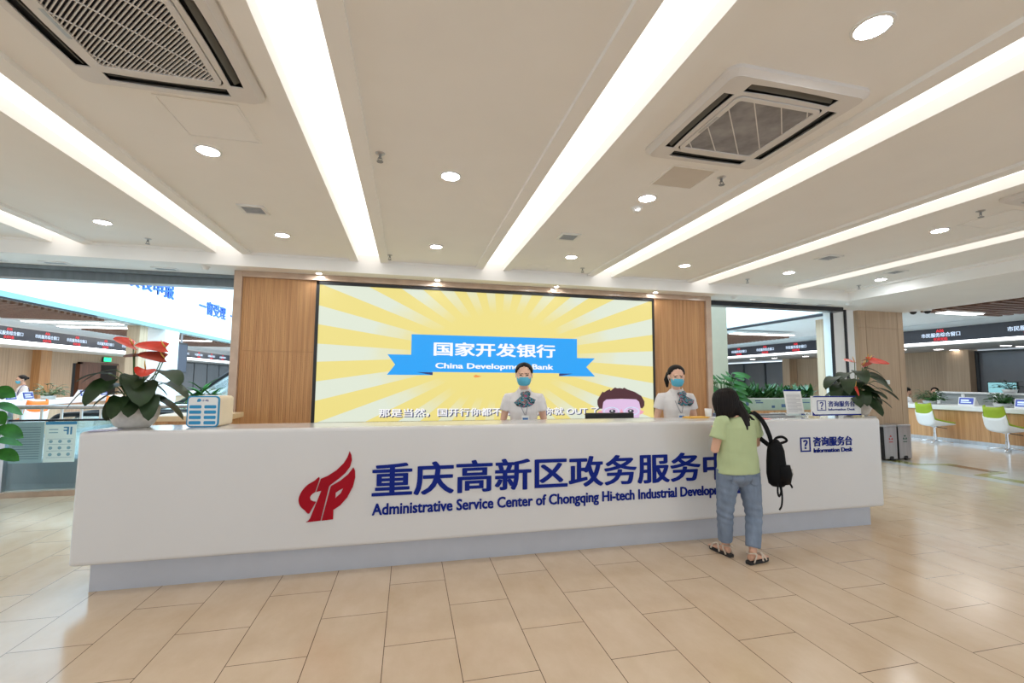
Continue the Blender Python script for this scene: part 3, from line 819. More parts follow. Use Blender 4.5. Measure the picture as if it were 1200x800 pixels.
screen_poly('cartoon_brow', [T([(475, 455), (555, 465), (550, 478), (480, 468)]), T([(735, 465), (810, 455), (812, 468), (738, 478)])], DK, 3)
screen_poly('cartoon_glasses', [ringp(485, 515, 118, 60, 24), ringp(485, 515, 104, 48, 24), ringp(795, 515, 118, 60, 24), ringp(795, 515, 104, 48, 24)], BL, 5)
screen_poly('cartoon_nose', T([(640, 480), (600, 562), (680, 562)]), PK, 3)
screen_poly('cartoon_mouth', T([(560, 610), (740, 600), (720, 640), (590, 640)]), lit('screen_red', (220, 40, 90)), 4)
screen_poly('cartoon_pen', T([(215, 590), (235, 580), (345, 630), (330, 660)]), lit('screen_magenta', (240, 30, 140)), 4)

# ------------------------------------------------------------------ things on and behind the desk
MT['leaf'] = mat('dark_leaf', (0.016, 0.038, 0.011), 0.45, var=0.4, scale=9, spec=0.3)
MT['leaf2'] = mat('bright_leaf', (0.03, 0.13, 0.016), 0.6, var=0.35, scale=9, spec=0.15)
MT['leaf3'] = mat('mid_leaf', (0.03, 0.11, 0.02), 0.35, var=0.35, scale=9)
MT['stem'] = mat('green_stem', (0.10, 0.17, 0.05), 0.5)
MT['spathe'] = mat('red_spathe', srgb(205, 62, 48), 0.25, var=0.2, scale=12)
MT['spathe2'] = mat('dull_red_spathe', srgb(150, 58, 42), 0.3, var=0.2, scale=12)
MT['spadix'] = mat('yellow_spadix', srgb(210, 170, 80), 0.6)
MT['soil'] = mat('dark_soil', (0.03, 0.022, 0.016), 0.95, var=0.4, scale=40, bump=0.6)
MT['pot'] = mat('speckled_white_ceramic', (0.66, 0.62, 0.57), 0.35, var=0.08, scale=30, bump=0.05)
def blade(bm, base, d, length, width, up, droop=0.5, kind='heart', fold=0.18, nseg=8):
    """one leaf blade from base along direction d, drooping"""
    d = Vector(d).normalized(); up = Vector(up)
    side = d.cross(up); side = side.normalized() if side.length > 1e-4 else Vector((1, 0, 0))
    nrm = side.cross(d).normalized()
    rows = []
    for i in range(nseg+1):
        t = i/nseg
        if kind == 'heart': w = width*0.56*min(1, (t+0.16)/0.30)**0.5*(1-t)**0.55*(1+0.25*t) if t < 1 else 0.0
        elif kind == 'oval': w = width*0.5*math.sin(PI*(0.04+0.96*t))**0.7 if t < 1 else 0
        else: w = width*0.5*math.sin(PI*(0.1+0.9*t))**0.8 if t < 1 else 0
        c = Vector(base) + d*(length*(t-droop*0.18*t*t)) - Vector((0, 0, 1))*(length*droop*t*t*0.55) + nrm*0
        row = []
        for s in (-1, -0.5, 0, 0.5, 1):
            back = -d*(width*0.16*abs(s)*(1-t)**3) if kind == 'heart' else Vector((0, 0, 0))
            row.append(bm.verts.new(c + side*(w*s) + nrm*(abs(s)**1.4*w*fold) + back))
        rows.append(row)
    for a, b in zip(rows, rows[1:]):
        for k in range(4): bm.faces.new((a[k], a[k+1], b[k+1], b[k]))
def anthurium(label, loc, r, h, leaves, flowers):
    t = thing('potted_anthurium', label, 'potted plant', loc)
    prof = [(r*0.62, 0), (r*0.80, h*0.15), (r*0.97, h*0.5), (r, h*0.8), (r*0.97, h), (r*0.90, h), (r*0.90, h*0.85)]
    obj('pot', lathe(BM(), prof, seg=40), MT['pot'], t, smooth=True)
    obj('soil', lathe(BM(), [(r*0.90, h*0.86), (0.0, h*0.9)], seg=32, closed_bottom=False), MT['soil'], t)
    L = BM(); st = BM()
    for (x, y, z, dx, dy, dz, ln, wd) in leaves:
        p = curve3([(x*0.08, y*0.08, h*0.85), (x*0.5, y*0.5, h+(z-h)*0.75), (x, y, z)], 4)
        tube(st, p, 0.0045, 6)
        blade(L, (x, y, z), (dx, dy, dz), ln, wd, (0, 0, 1), 0.75, 'heart', 0.12)
    obj('foliage', L, MT['leaf'], t, smooth=True)
    obj('stems', st, MT['stem'], t, smooth=True)
    for (x, y, z, dx, dy, dz, ln, wd, dull) in flowers:
        b = tube(BM(), curve3([(x*0.1, y*0.1, h*0.85), (x*0.7, y*0.7, h+(z-h)*0.6), (x, y, z)], 5), 0.0045, 6)
        f = obj('flower_stem', b, MT['stem'], t, smooth=True)
        b = BM(); k_ = -Vector((loc[0], loc[1], 0)).normalized(); blade(b, (x, y, z), (dx, dy, dz), ln, wd, (k_.x*0.62, k_.y*0.62, 0.75), 0.12, 'heart', 0.12)
        obj('spathe', b, MT['spathe2'] if dull else MT['spathe'], f, smooth=True)
        b = loft(BM(), [((x, y, z+0.003), 0.005), ((x+dx*0.02, y+dy*0.02, z+0.03), 0.0055), ((x+dx*0.035, y+dy*0.035, z+0.065), 0.002)], 8)
        obj('spadix', b, MT['spadix'], f, smooth=True)
    return t
def crown(seed, n, R, zlo, zhi, ln, wd, h):
    rnd = random.Random(seed); out = []
    for i in range(n):
        a = 2*PI*(i*0.381966) + rnd.uniform(-0.3, 0.3); q = (i+0.5)/n
        z = zlo+(zhi-zlo)*q + rnd.uniform(-0.02, 0.02); rr = R*(0.95-0.65*q)*rnd.uniform(0.8, 1.1)
        x, y = rr*math.cos(a), rr*math.sin(a)
        s = rnd.uniform(0.85, 1.2)
        out.append((x, y, z, math.cos(a), math.sin(a), rnd.uniform(-1.0, -0.3)+0.6*q, ln*s, wd*s))
    return out
def lv(L): return [(x, y, z, dx, dy, dz, ln, wd) for x, y, z, dx, dy, dz, ln, wd in L]
anthurium('potted anthurium with red flowers in a white pot at the left end of the desk', (-2.106, 4.10, 1.158), 0.158, 0.175,
    crown(5, 11, 0.16, 0.20, 0.42, 0.19, 0.16, 0.175) + [(-0.15, -0.1, 0.36, -0.3, -0.8, -0.6, 0.2, 0.2), (0.08, -0.12, 0.35, 0.5, -0.8, -0.6, 0.2, 0.21), (-0.2, 0, 0.42, -1, -0.3, 0.1, 0.22, 0.13), (-0.26, 0.0, 0.36, -0.9, -0.4, -0.7, 0.25, 0.1), (0.17, 0.02, 0.45, 0.8, -0.6, -0.1, 0.25, 0.19), (0.16, 0.08, 0.35, 0.9, -0.2, -0.2, 0.22, 0.19), (-0.02, -0.15, 0.24, 0, -1, -0.9, 0.16, 0.14), (0.14, -0.12, 0.24, 0.5, -0.8, -0.8, 0.18, 0.14), (-0.12, -0.06, 0.45, -0.9, -0.4, -0.1, 0.22, 0.12), (0.0, -0.08, 0.41, 0.1, -1, -0.5, 0.13, 0.13)],
    [(-0.03, -0.03, 0.645, -0.5, -0.75, 0.32, 0.15, 0.14, 0), (0.19, -0.02, 0.63, -0.85, -0.5, 0.12, 0.2, 0.14, 0), (-0.02, -0.02, 0.555, 0.55, -0.8, 0.2, 0.16, 0.14, 1), (0.20, -0.05, 0.545, -0.85, -0.5, 0.2, 0.18, 0.13, 1), (0.11, -0.12, 0.455, 0.25, -1, -0.5, 0.12, 0.13, 0)])
anthurium('potted anthurium with red flowers in a white pot at the right end of the desk', (5.165, 4.19, 1.158), 0.15, 0.165,
    crown(11, 22, 0.20, 0.18, 0.44, 0.22, 0.15, 0.165) + [(-0.3, -0.05, 0.36, -0.9, -0.5, -0.4, 0.28, 0.16), (-0.25, -0.12, 0.42, -0.8, -0.7, -0.3, 0.26, 0.15), (0.0, -0.15, 0.46, 0.3, -0.9, -0.3, 0.28, 0.2), (0.22, 0.0, 0.5, 0.9, -0.3, -0.3, 0.25, 0.15), (0.22, -0.05, 0.4, 0.8, -0.6, -0.2, 0.2, 0.13), (0.28, -0.05, 0.32, 1, -0.4, -0.2, 0.26, 0.09), (-0.05, -0.14, 0.26, -0.1, -1, -0.9, 0.18, 0.15), (-0.3, 0.0, 0.45, -0.9, -0.2, -0.3, 0.22, 0.15), (0.1, -0.05, 0.56, 0.6, -0.7, -0.2, 0.2, 0.14), (-0.12, 0.0, 0.5, -0.9, -0.3, -0.1, 0.24, 0.16), (-0.2, -0.12, 0.3, -0.5, -0.9, -0.5, 0.25, 0.17), (-0.05, -0.1, 0.52, -0.6, -0.8, -0.2, 0.26, 0.16)],
    [(-0.06, -0.06, 0.625, -0.95, -0.15, 0.12, 0.19, 0.15, 0), (0.14, -0.05, 0.66, -0.4, -0.8, 0.2, 0.15, 0.13, 0), (0.2, -0.02, 0.65, 0.9, -0.5, -0.12, 0.22, 0.13, 0), (0.03, -0.08, 0.585, 0.4, -0.8, 0.3, 0.10, 0.08, 1), (-0.24, -0.2, 0.34, -0.1, -0.4, -0.9, 0.11, 0.03, 0)])
# shared power bank cabinet
MT['pb_blue'] = mat('cabinet_blue', srgb(24, 140, 190), 0.35, var=0.04)
MT['pb_cream'] = mat('cabinet_cream', srgb(232, 214, 186), 0.4, var=0.03)
t = thing('power_bank_cabinet', 'small white power bank cabinet with eight blue slots beside the left plant', 'charging cabinet', (-1.60, 4.03, 1.158), rad(-6))
w, dp, hh = 0.235, 0.22, 0.245
b = prism(BM(), rrect(-w/2, w/2, 0, hh, 0.03), 0.0, dp, lambda u, v, s: (u, s, v)); obj('body', b, MT['pb_cream'], t)
b = prism(BM(), rrect(-w/2-0.002, w/2+0.002, -0.0, hh+0.002, 0.03), -0.008, 0.004, lambda u, v, s: (u, s, v)); obj('edge_band', b, MT['pb_blue'], t)
b = prism(BM(), rrect(-w/2+0.008, w/2-0.008, 0.009, hh-0.008, 0.024), -0.011, -0.007, lambda u, v, s: (u, s, v)); obj('front_panel', b, MT['white'], t)
for r_ in range(4):
    for c_ in range(2):
        x = -0.055+0.11*c_; z = 0.035+0.042*r_
        b = prism(BM(), rrect(x-0.044, x+0.044, z-0.013, z+0.013, 0.008), -0.0135, -0.0105, lambda u, v, s: (u, s, v)); obj('slot', b, MT['pb_blue'], t)
b = front(text_bm('小电', (-0.012, 0.04, 0.203, 0.219), 0.001, 0.02), -0.0108); obj('lettering', b, MT['navy'], t, fix=False)
b = prism(BM(), catmull([(-0.045, 0.2), (-0.02, 0.203), (-0.018, 0.22), (-0.032, 0.226), (-0.043, 0.218)], 3), -0.0125, -0.0105, lambda u, v, s: (u, s, v)); obj('logo_mark', b, MT['pb_blue'], t)
# acrylic information desk sign
t = thing('desk_sign', 'white and blue information desk sign standing on the right end of the counter', 'sign', (4.65, 4.0, 1.158))
b = BM(); box(b, -0.335, 0.335, -0.01, 0.01, 0.02, 0.235); obj('board', b, MT['white'], t)
b = prism(BM(), [(-0.335, 0.222), (-0.305, 0.235), (0.335, 0.235), (0.335, 0.195), (0.312, 0.222)], -0.013, -0.0095, lambda u, v, s: (u, s, v))
prism(b, [(-0.335, 0.02), (0.335, 0.02), (0.335, 0.034), (-0.305, 0.034), (-0.335, 0.065)], -0.013, -0.0095, lambda u, v, s: (u, s, v)); obj('blue_border', b, MT['navy'], t)
obj('foot', box(box(BM(), -0.33, -0.29, -0.05, 0.05, 0, 0.02), 0.29, 0.33, -0.05, 0.05, 0, 0.02), mat('yellowed_acrylic', srgb(225, 214, 180), 0.2), t)
b = front(poly_bm([[(-0.27, 0.075), (-0.15, 0.075), (-0.15, 0.185), (-0.27, 0.185)], [(-0.262, 0.083), (-0.158, 0.083), (-0.158, 0.177), (-0.262, 0.177)]], 0.002), -0.0105); obj('pictogram_frame', b, MT['navy'], t)
for body, fit in (('？', (-0.235, -0.185, 0.088, 0.170)), ('咨询服务台', (-0.12, 0.25, 0.115, 0.18)), ('Information Desk', (-0.12, 0.25, 0.074, 0.100))):
    obj('lettering', front(text_bm(body, fit, 0.002, 0.022), -0.0105), MT['navy'], t, fix=False)
# leaflet holder with a printed sheet
t = thing('notice_stand', 'white printed notice sheet in a clear stand left of the information sign', 'notice', (4.28, 4.17, 1.158), rad(-8))
lean = Matrix.Rotation(rad(-10), 4, 'X')
obj('sheet', box(BM(), -0.105, 0.105, -0.004, 0.0, 0.01, 0.30, lean), MT['paper'], t)
b = BM()
for i in range(16): box(b, -0.085, 0.085 if i % 4 else 0.03, -0.0055, -0.004, 0.05+0.013*i, 0.0535+0.013*i, lean)
obj('printed_lines', b, mat('grey_print', (0.35, 0.35, 0.40), 0.8), t)
obj('header', box(box(BM(), -0.105, 0.105, -0.0056, -0.004, 0.285, 0.30, lean), 0.06, 0.105, -0.0056, -0.004, 0.012, 0.03, lean), MT['navy'], t)
obj('holder', box(box(BM(), -0.11, 0.11, -0.02, 0.07, 0, 0.008), -0.11, 0.11, -0.02, -0.015, 0.008, 0.03), MT['glass'], t)
# loose papers and folders
def flat(nm, label, cat, x, y, w, l, th, m, rz, z=1.158):
    o = obj(nm, box(BM(), -w/2, w/2, -l/2, l/2, 0, th), m); o.location = (x, y, z); o.rotation_euler = (0, 0, rz); return tag(o, label, cat)
flat('paper_sheet', 'pink paper sheet lying on the counter beside the woman in green', 'paper', 3.50, 4.02, 0.40, 0.21, 0.004, mat('pink_paper', srgb(236, 140, 132), 0.7), rad(-8))
o = obj('document_folder', box(box(BM(), -0.35, 0.35, -0.09, 0.09, 0, 0.012), -0.35, 0.35, 0.04, 0.09, 0.012, 0.03), MT['midgrey'], bevel=0.004); o.location = (3.83, 4.17, 1.158); tag(o, 'grey document folder lying behind the pink sheet on the counter', 'folder')
flat('paper_pad', 'yellow paper pad on the counter in front of the right receptionist', 'paper', 3.0, 4.18, 0.26, 0.12, 0.012, mat('yellow_pad', srgb(226, 176, 70), 0.7), rad(5))
flat('paper_sheet', 'white paper sheet on the counter beside the yellow pad', 'paper', 3.24, 4.14, 0.24, 0.16, 0.006, MT['paper'], rad(-12))
flat('paper_sheet', 'pale lilac sheet lying on the far left corner of the counter', 'paper', -2.18, 3.885, 0.17, 0.1, 0.003, mat('lilac_paper', srgb(200, 196, 226), 0.6), rad(10))
o = obj('phone_holder', box(box(BM(), -0.09, 0.09, -0.05, 0.05, 0, 0.02), -0.09, 0.09, 0.0, 0.05, 0.02, 0.04), mat('blue_grey_plastic', srgb(120, 130, 160), 0.4), bevel=0.006); o.location = (3.37, 4.24, 1.158); tag(o, 'low blue grey tray on the counter right of the yellow pad', 'tray')
b = lathe(BM(), [(0.030, 0), (0.037, 0.085), (0.034, 0.085), (0.028, 0.006)], seg=20); o = obj('paper_cup', b, MT['white'], smooth=True); o.location = (3.18, 4.22, 1.165); tag(o, 'white paper cup on the counter left of the customer', 'cup')
# monitor behind the counter
t = thing('monitor', 'black computer monitor seen from behind, above the counter edge', 'monitor', (2.19, 4.58, 0.76))
obj('housing', box(BM(), -0.29, 0.29, -0.02, 0.02, 0.07, 0.43), MT['black'], t, bevel=0.012)
obj('stand', box(box(BM(), -0.03, 0.03, -0.01, 0.03, 0.012, 0.2), -0.12, 0.12, -0.09, 0.09, 0, 0.012), MT['black'], t)
# ------------------------------------------------------------------ recycling bins beside the pillar
def bin_(x0, x1, label, mark):
    t = thing('recycling_bin', label, 'bin', ((x0+x1)/2, 7.06, 0))
    w = (x1-x0)/2
    b = BM()
    vs = []
    prism(b, [(-w, 0.03), (w, 0.03), (w, 0.655), (-w, 0.655)], -0.125, -0.118, lambda u, v, s: (u*(0.94+0.06*v/0.66), s, v)); obj('front_shell', b, MT['steel'], t)
    b = box(BM(), -w, w, -0.118, 0.125, 0.02, 0.655); obj('body', b, MT['black'], t, bevel=0.01)
    b = box(BM(), -w-0.004, w+0.004, -0.13, 0.13, 0.657, 0.70); obj('lid', b, MT['steel'], t, bevel=0.012)
    b = prism(BM(), rrect(-0.055, 0.055, 0.0, 0.085, 0.03), -0.1262, -0.1255, lambda u, v, s: (u, s, v)); obj('pedal_recess', b, MT['black'], t)
    obj('pedal', box(BM(), -0.045, 0.045, -0.17, -0.1265, 0.02, 0.035), MT['black'], t)
    b = BM()
    for k in range(3):
        a = rad(90+120*k)
        c = (0.032*math.cos(a), 0.44+0.032*math.sin(a))
        p = [(c[0]+0.024*math.cos(a+q), c[1]+0.024*math.sin(a+q)) for q in (1.2, 2.0, -2.0, -1.2, 0)]
        prism(b, p, -0.1275, -0.1255, lambda u, v, s: (u, s, v))
    box(b, -0.05, 0.05, -0.1275, -0.1255, 0.355, 0.372)
    obj('mark', b, mark, t)
bin_(9.21, 9.53, 'stainless steel pedal bin with a red mark, next to the desk end', mat('bin_red', srgb(190, 60, 50), 0.5))
bin_(9.57, 9.90, 'stainless steel pedal bin with a dark green mark, right one of the pair', mat('bin_green', srgb(20, 90, 70), 0.5))
t = thing('light_switch', 'white double light switch on the oak pillar', 'switch', (9.72, 7.22, 1.55))
obj('plate', box(BM(), -0.09, 0.09, -0.012, 0, -0.045, 0.045), MT['white'], t)
for x in (-0.043, 0.043): obj('rocker', box(BM(), x-0.028, x+0.028, -0.017, -0.012, -0.03, 0.03), MT['white_paint'], t)
# inlaid floor pattern
def inlay(nm, L, m, z, label):
    o = obj(nm, place(poly_bm([L], 0.002), (0, 0, z), (1, 0, 0), (0, 1, 0)), m); o['kind'] = 'structure'; return o
y = 1.2; k = 0
BR = BM(); GR = BM()
while y < 9.2:
    merge(BR, place(poly_bm([[(9.86, y), (10.10, y), (10.10, y+0.62), (9.86, y+0.62)]], 0.002), (0, 0, 0.0), (1, 0, 0), (0, 1, 0)))
    outer = [(9.86, y+0.60), (10.12, y+0.60), (10.12, y+0.74), (9.52, y+0.86), (9.52, y+1.32), (10.12, y+1.40), (10.12, y+1.52), (9.86, y+1.52), (9.80, y+1.46), (9.30, y+1.40), (9.28, y+0.76), (9.80, y+0.68)]
    merge(GR, place(poly_bm([outer], 0.002), (0, 0, 0.0), (1, 0, 0), (0, 1, 0)))
    y += 1.5
struct('trim_11', BR, MT['inlay_brown'], fix=False); struct('trim_12', GR, MT['inlay_green'], fix=False)

# ------------------------------------------------------------------ service counters and their chairs
def counter(label, x0, x1, y0, y1, face, z1=0.955):
    t = thing('service_counter', label, 'counter', ((x0+x1)/2, y0, 0))
    xa, xb = (x0+0.06, x1) if face < 0 else (x0, x1-0.06)
    xf = xa if face < 0 else xb
    obj('plinth', box(BM(), xa+0.04, xb-0.04, y0+0.05, y1-0.05, 0, 0.10), MT['steel'], t, world=True)
    b = BM(); y = y0
    while y < y1-0.1:
        box(b, xa, xb, y+0.003, min(y+1.8, y1)-0.003, 0.10, z1-0.125); y += 1.8
    obj('front_panel', b, MT['woodpanel'] if face < 0 else MT['woodpale'], t, world=True)
    obj('top', box(BM(), x0, x1, y0-0.03, y1+0.03, z1-0.12, z1), MT['white'], t, world=True, bevel=0.012)
    return t
counter('long wooden service counter with white top behind the green chairs', 13.73, 14.55, 2.5, 24, -1)
counter('long service counter with white top behind the orange chairs', -9.85, -9.0, 9.5, 30, 1)
def chair(label, loc, rz, col, matname):
    """swivel tub chair facing local +Y"""
    t = thing('swivel_chair', label, 'chair', loc, rz)
    def shell(off, zcut):
        b = BM(); rows = []
        nu, nv = 24, 14
        for i in range(nv+1):
            v = i/nv*(1 if not zcut else zcut)      # 0 front edge of seat .. 1 top of back
            row = []
            for j in range(nu+1):
                u = -1+2*j/nu
                if v < 0.5:
                    s = v/0.5; y = 0.27-0.44*s; z = 0.50-0.05*math.sin(s*PI*0.5); hw = 0.29
                else:
                    s = (v-0.5)/0.5; y = -0.17-0.15*s**0.8; z = 0.45+0.54*s**1.15; hw = 0.29-0.055*s**2
                x = hw*math.sin(u*PI/2*0.98)
                wrap = abs(u)**2.6
                z2 = z + wrap*(0.19*max(0, 1-abs(v-0.5)*1.6)); y2 = y + wrap*0.20*(max(0, v-0.45))
                row.append(b.verts.new((x*(1+off*2.0), y2-off*(0.6 if v > 0.45 else 0), z2-off*(1 if v < 0.6 else 0.3))))
            rows.append(row)
        for a, c in zip(rows, rows[1:]):
            for j in range(nu): b.faces.new((a[j], a[j+1], c[j+1], c[j]))
        return b
    o = obj('seat_shell', shell(0.0, 0), matname, t, smooth=True); md = o.modifiers.new('s', 'SOLIDIFY'); md.thickness = 0.022; md.offset = 0
    b = shell(0.04, 0.80)
    o = obj('outer_shell', b, MT['white'], t, smooth=True); md = o.modifiers.new('s', 'SOLIDIFY'); md.thickness = 0.012; md.offset = -1
    b = lathe(BM(), [(0.07, 0.41), (0.07, 0.39), (0.03, 0.385), (0.03, 0.22), (0.04, 0.215), (0.04, 0.06), (0.0, 0.06)], seg=20, closed_bottom=False); obj('column', b, MT['chrome'], t, smooth=False)
    obj('lever', tube(BM(), [(0.05, 0.0, 0.40), (0.22, 0.08, 0.385), (0.26, 0.1, 0.38)], 0.009, 8), MT['black'], t)
    for k in range(4):
        a = rad(45+90*k); d = Vector((math.cos(a), math.sin(a), 0))
        obj('leg', loft(BM(), [(d*0.0+Vector((0, 0, 0.058)), 0.026, 0.022), (d*0.17+Vector((0, 0, 0.045)), 0.024, 0.018), (d*0.33+Vector((0, 0, 0.018)), 0.018, 0.012)], 10, Vector((0, 0, 1))), MT['chrome'], t, smooth=True)
    return t
MT['lime'] = mat('lime_green_upholstery', srgb(152, 176, 30), 0.6, var=0.05, scale=20)
MT['orange'] = mat('orange_upholstery', srgb(232, 112, 24), 0.6, var=0.05, scale=20)
ch = chair('lime green and white swivel chair nearer the pillar, before the right counter', (13.38, 8.80, 0), rad(-113), 0, MT['lime'])
dup(ch, (13.36, 7.36, 0), rad(-113), 'lime green and white swivel chair at the right edge of the view, before the counter')
co = chair('orange swivel chair below the standing clerk in the left hall', (-8.55, 12.45, 0.0), rad(85), 0, MT['orange'])
dup(co, (-8.5, 14.7, 0), rad(120), 'orange swivel chair turned sideways in the middle of the left counter')
dup(co, (-8.5, 16.7, 0), rad(105), 'orange swivel chair partly behind the left anthurium leaves')
# number displays, plants and screens on the counters
MT['lcd'] = emis('lcd_blue', srgb(60, 84, 190), 0.9*LIT)
def display(x, y, face, label, z=0.956):
    t = thing('counter_display', label, 'display', (x, y, z), rad(-90) if face < 0 else rad(90))
    b = prism(BM(), [(-0.09, 0), (0.10, 0), (0.085, 0.02), (-0.02, 0.22), (-0.04, 0.22), (-0.09, 0.02)], -0.17, 0.17, lambda u, v, s: (s, u, v)); obj('case', b, MT['white'], t)
    m = Matrix.Translation((0, -0.066, 0.12)) @ Matrix.Rotation(rad(-14), 4, 'X')
    obj('screen', box(BM(), -0.145, 0.145, -0.012, -0.002, -0.075, 0.085, m), MT['lcd'], t)
    b = box(BM(), -0.11, 0.11, -0.0135, -0.012, -0.045, -0.02, m); box(b, -0.11, 0.06, -0.0135, -0.012, 0.0, 0.04, m); obj('screen_text', b, MT['led_blue'], t)
display(14.0, 8.42, -1, 'white counter display with blue screen between the two green chairs')
display(13.95, 7.30, -1, 'white counter display with blue screen behind the right green chair')
display(-9.35, 13.05, 1, 'white counter display with blue screen, left one beside the clerk')
display(-9.35, 13.55, 1, 'white counter display with blue screen, right one beside the clerk')
display(-9.35, 15.5, 1, 'white counter display left of the anthurium leaves in the left hall')
display(-9.35, 16.35, 1, 'white counter display among the anthurium leaves in the left hall')
def bush(label, x, y, z, R, H, seed, n=60, m='leaf3', pr=0.16):
    t = thing('potted_plant', label, 'potted plant', (x, y, z))
    obj('pot', lathe(BM(), [(pr*0.8, 0), (pr, 0.09), (pr*0.94, 0.09), (pr*0.9, 0.05)], seg=24), MT['white'], t, smooth=True)
    obj('soil', lathe(BM(), [(pr*0.92, 0.07), (0, 0.075)], seg=20, closed_bottom=False), MT['soil'], t)
    L = BM(); rnd = random.Random(seed)
    for i in range(n):
        a = rnd.uniform(0, 2*PI); q = rnd.random()
        d = Vector((math.cos(a)*(1-0.5*q), math.sin(a)*(1-0.5*q), 0.25+0.8*q))
        base = Vector((math.cos(a)*pr*0.4*rnd.random(), math.sin(a)*pr*0.4*rnd.random(), 0.07))
        e = base + d*R*rnd.uniform(0.5, 0.9)*Vector((1, 1, 1)).length*0.58
        tube(L, [base, (base+e)/2+Vector((0, 0, H*0.1)), e], 0.004, 4)
        blade(L, e, (d.x, d.y, d.z*0.3), R*0.5, R*0.28, (0, 0, 1), 0.6, 'oval', 0.2, 5)
    obj('foliage', L, MT[m], t, smooth=True)
    return t
bush('low bushy plant on the right counter behind the first green chair', 14.15, 9.38, 0.956, 0.32, 0.3, 5, 90)
bush('low bushy plant on the right counter between display and second green chair', 14.18, 7.86, 0.956, 0.28, 0.3, 6, 90)
bush('low bushy plant on the left counter right of the clerk', -9.45, 14.45, 0.956, 0.36, 0.3, 7)
# low glazed partition behind the right counter, with a plant on it
t = thing('counter_partition', 'white framed low glazed partition behind the right counter', 'partition', (15.3, 5, 0))
b = BM(); 
for y in (5, 7.0, 8.6, 9.3, 9.9): box(b, 15.27, 15.33, y-0.04, y+0.04, 0, 1.26)
box(b, 15.24, 15.36, 4.96, 9.94, 1.24, 1.29); box(b, 15.27, 15.33, 5, 9.9, 0.88, 0.93)
obj('frame', b, MT['white'], t, world=True)
obj('panel', box(box(BM(), 15.29, 15.31, 5.04, 9.86, 0.93, 1.24), 15.29, 15.31, 5.04, 9.86, 0.02, 0.88), mat('frosted_panel', srgb(150, 156, 156), 0.4), t, world=True)
bush('small potted plant on top of the white partition, before the grey windows', 15.3, 8.3, 1.291, 0.30, 0.3, 9, 26, 'leaf', 0.15)
MT['lcd2'] = emis('lcd_cyan', srgb(150, 215, 225), 0.9*LIT)
def backmon(x, y, z, label):
    t = thing('monitor', label, 'monitor', (x, y, z), rad(-90))
    obj('housing', box(BM(), -0.33, 0.33, 0.0, 0.04, 0.12, 0.56), MT['black'], t, bevel=0.01)
    obj('screen', box(BM(), -0.305, 0.305, -0.004, 0.0, 0.145, 0.535), MT['lcd2'], t)
    obj('stand', box(box(BM(), -0.03, 0.03, 0.0, 0.03, 0.01, 0.13), -0.12, 0.12, -0.08, 0.1, 0, 0.01), MT['black'], t)
def deskbox(x0, x1, y0, y1, label):
    t = thing('back_desk', label, 'desk', ((x0+x1)/2, y0, 0))
    obj('top', box(BM(), x0, x1, y0, y1, 0.98, 1.02), MT['white'], t, world=True)
    obj('body', box(BM(), x0+0.03, x1-0.03, y0+0.03, y1-0.03, 0, 0.98), MT['woodpale'], t, world=True)
deskbox(16.1, 16.7, 6.4, 9.6, 'pale desk carrying monitors behind the white partition')
backmon(16.3, 9.0, 1.021, 'wide glowing monitor behind the plant on the white partition')
backmon(16.3, 8.05, 1.021, 'wide glowing monitor at the right edge of the view behind the partition')

# ------------------------------------------------------------------ plants beyond the desk
def lance_plant(name, label, loc, potr, poth, stems, L, Wd, n, seed, m='leaf2', zb=0.0, zt=1.0):
    t = thing(name, label, 'potted plant', loc)
    obj('pot', lathe(BM(), [(potr*0.75, 0), (potr, poth*0.9), (potr, poth), (potr*0.92, poth), (potr*0.9, poth*0.85)], seg=28), MT['white'], t, smooth=True)
    obj('soil', lathe(BM(), [(potr*0.9, poth*0.88), (0, poth*0.9)], seg=24, closed_bottom=False), MT['soil'], t)
    s = BM(); F = BM(); rnd = random.Random(seed)
    for (sx, sy, h) in stems:
        tube(s, curve3([(sx*0.4, sy*0.4, poth*0.8), (sx*0.8, sy*0.8, h*0.6), (sx, sy, h)], 5), 0.012, 8)
        for i in range(n):
            a = 2*PI*i*0.381966+rnd.uniform(-0.3, 0.3); q = i/n
            z = h-0.35*(1-q); el = -0.15+1.1*q
            d = Vector((math.cos(a)*math.cos(el), math.sin(a)*math.cos(el), math.sin(el)))
            blade(F, (sx, sy, z), d, L*rnd.uniform(0.8, 1.15), Wd, (0, 0, 1) if abs(d.z) < 0.9 else (1, 0, 0), 0.7*rnd.uniform(0.6, 1.2), 'lance', 0.25, 7)
    obj('stems', s, MT['stem'], t, smooth=True)
    obj('foliage', F, MT[m], t, smooth=True)
lance_plant('dracaena_plant', 'bright green long leaved plant behind the power bank cabinet', (-3.5, 8.72, 0), 0.2, 0.4, [(0, 0, 1.35), (-0.14, 0.08, 1.22), (0.16, -0.02, 1.25)], 0.42, 0.075, 22, 4)
def big_leaf(label, loc, potr, poth, leaves, seed):
    t = thing('broadleaf_plant', label, 'potted plant', loc)
    obj('pot', lathe(BM(), [(potr*0.75, 0), (potr, poth*0.9), (potr, poth), (potr*0.92, poth), (potr*0.9, poth*0.85)], seg=28), MT['white'], t, smooth=True)
    obj('soil', lathe(BM(), [(potr*0.9, poth*0.88), (0, poth*0.9)], seg=24, closed_bottom=False), MT['soil'], t)
    s = BM(); F = BM()
    for x, y, z, dx, dy, dz, ln, wd in leaves:
        tube(s, curve3([(x*0.1, y*0.1, poth*0.85), (x*0.4, y*0.4, z*0.7), (x, y, z)], 5), 0.008, 6)
        blade(F, (x, y, z), (dx, dy, dz), ln, wd, (0.1, -0.6, 0.7), 0.6, 'oval', 0.12)
    obj('stems', s, MT['stem'], t, smooth=True); obj('foliage', F, MT['leaf2'], t, smooth=True)
rnd = random.Random(21); LV = []
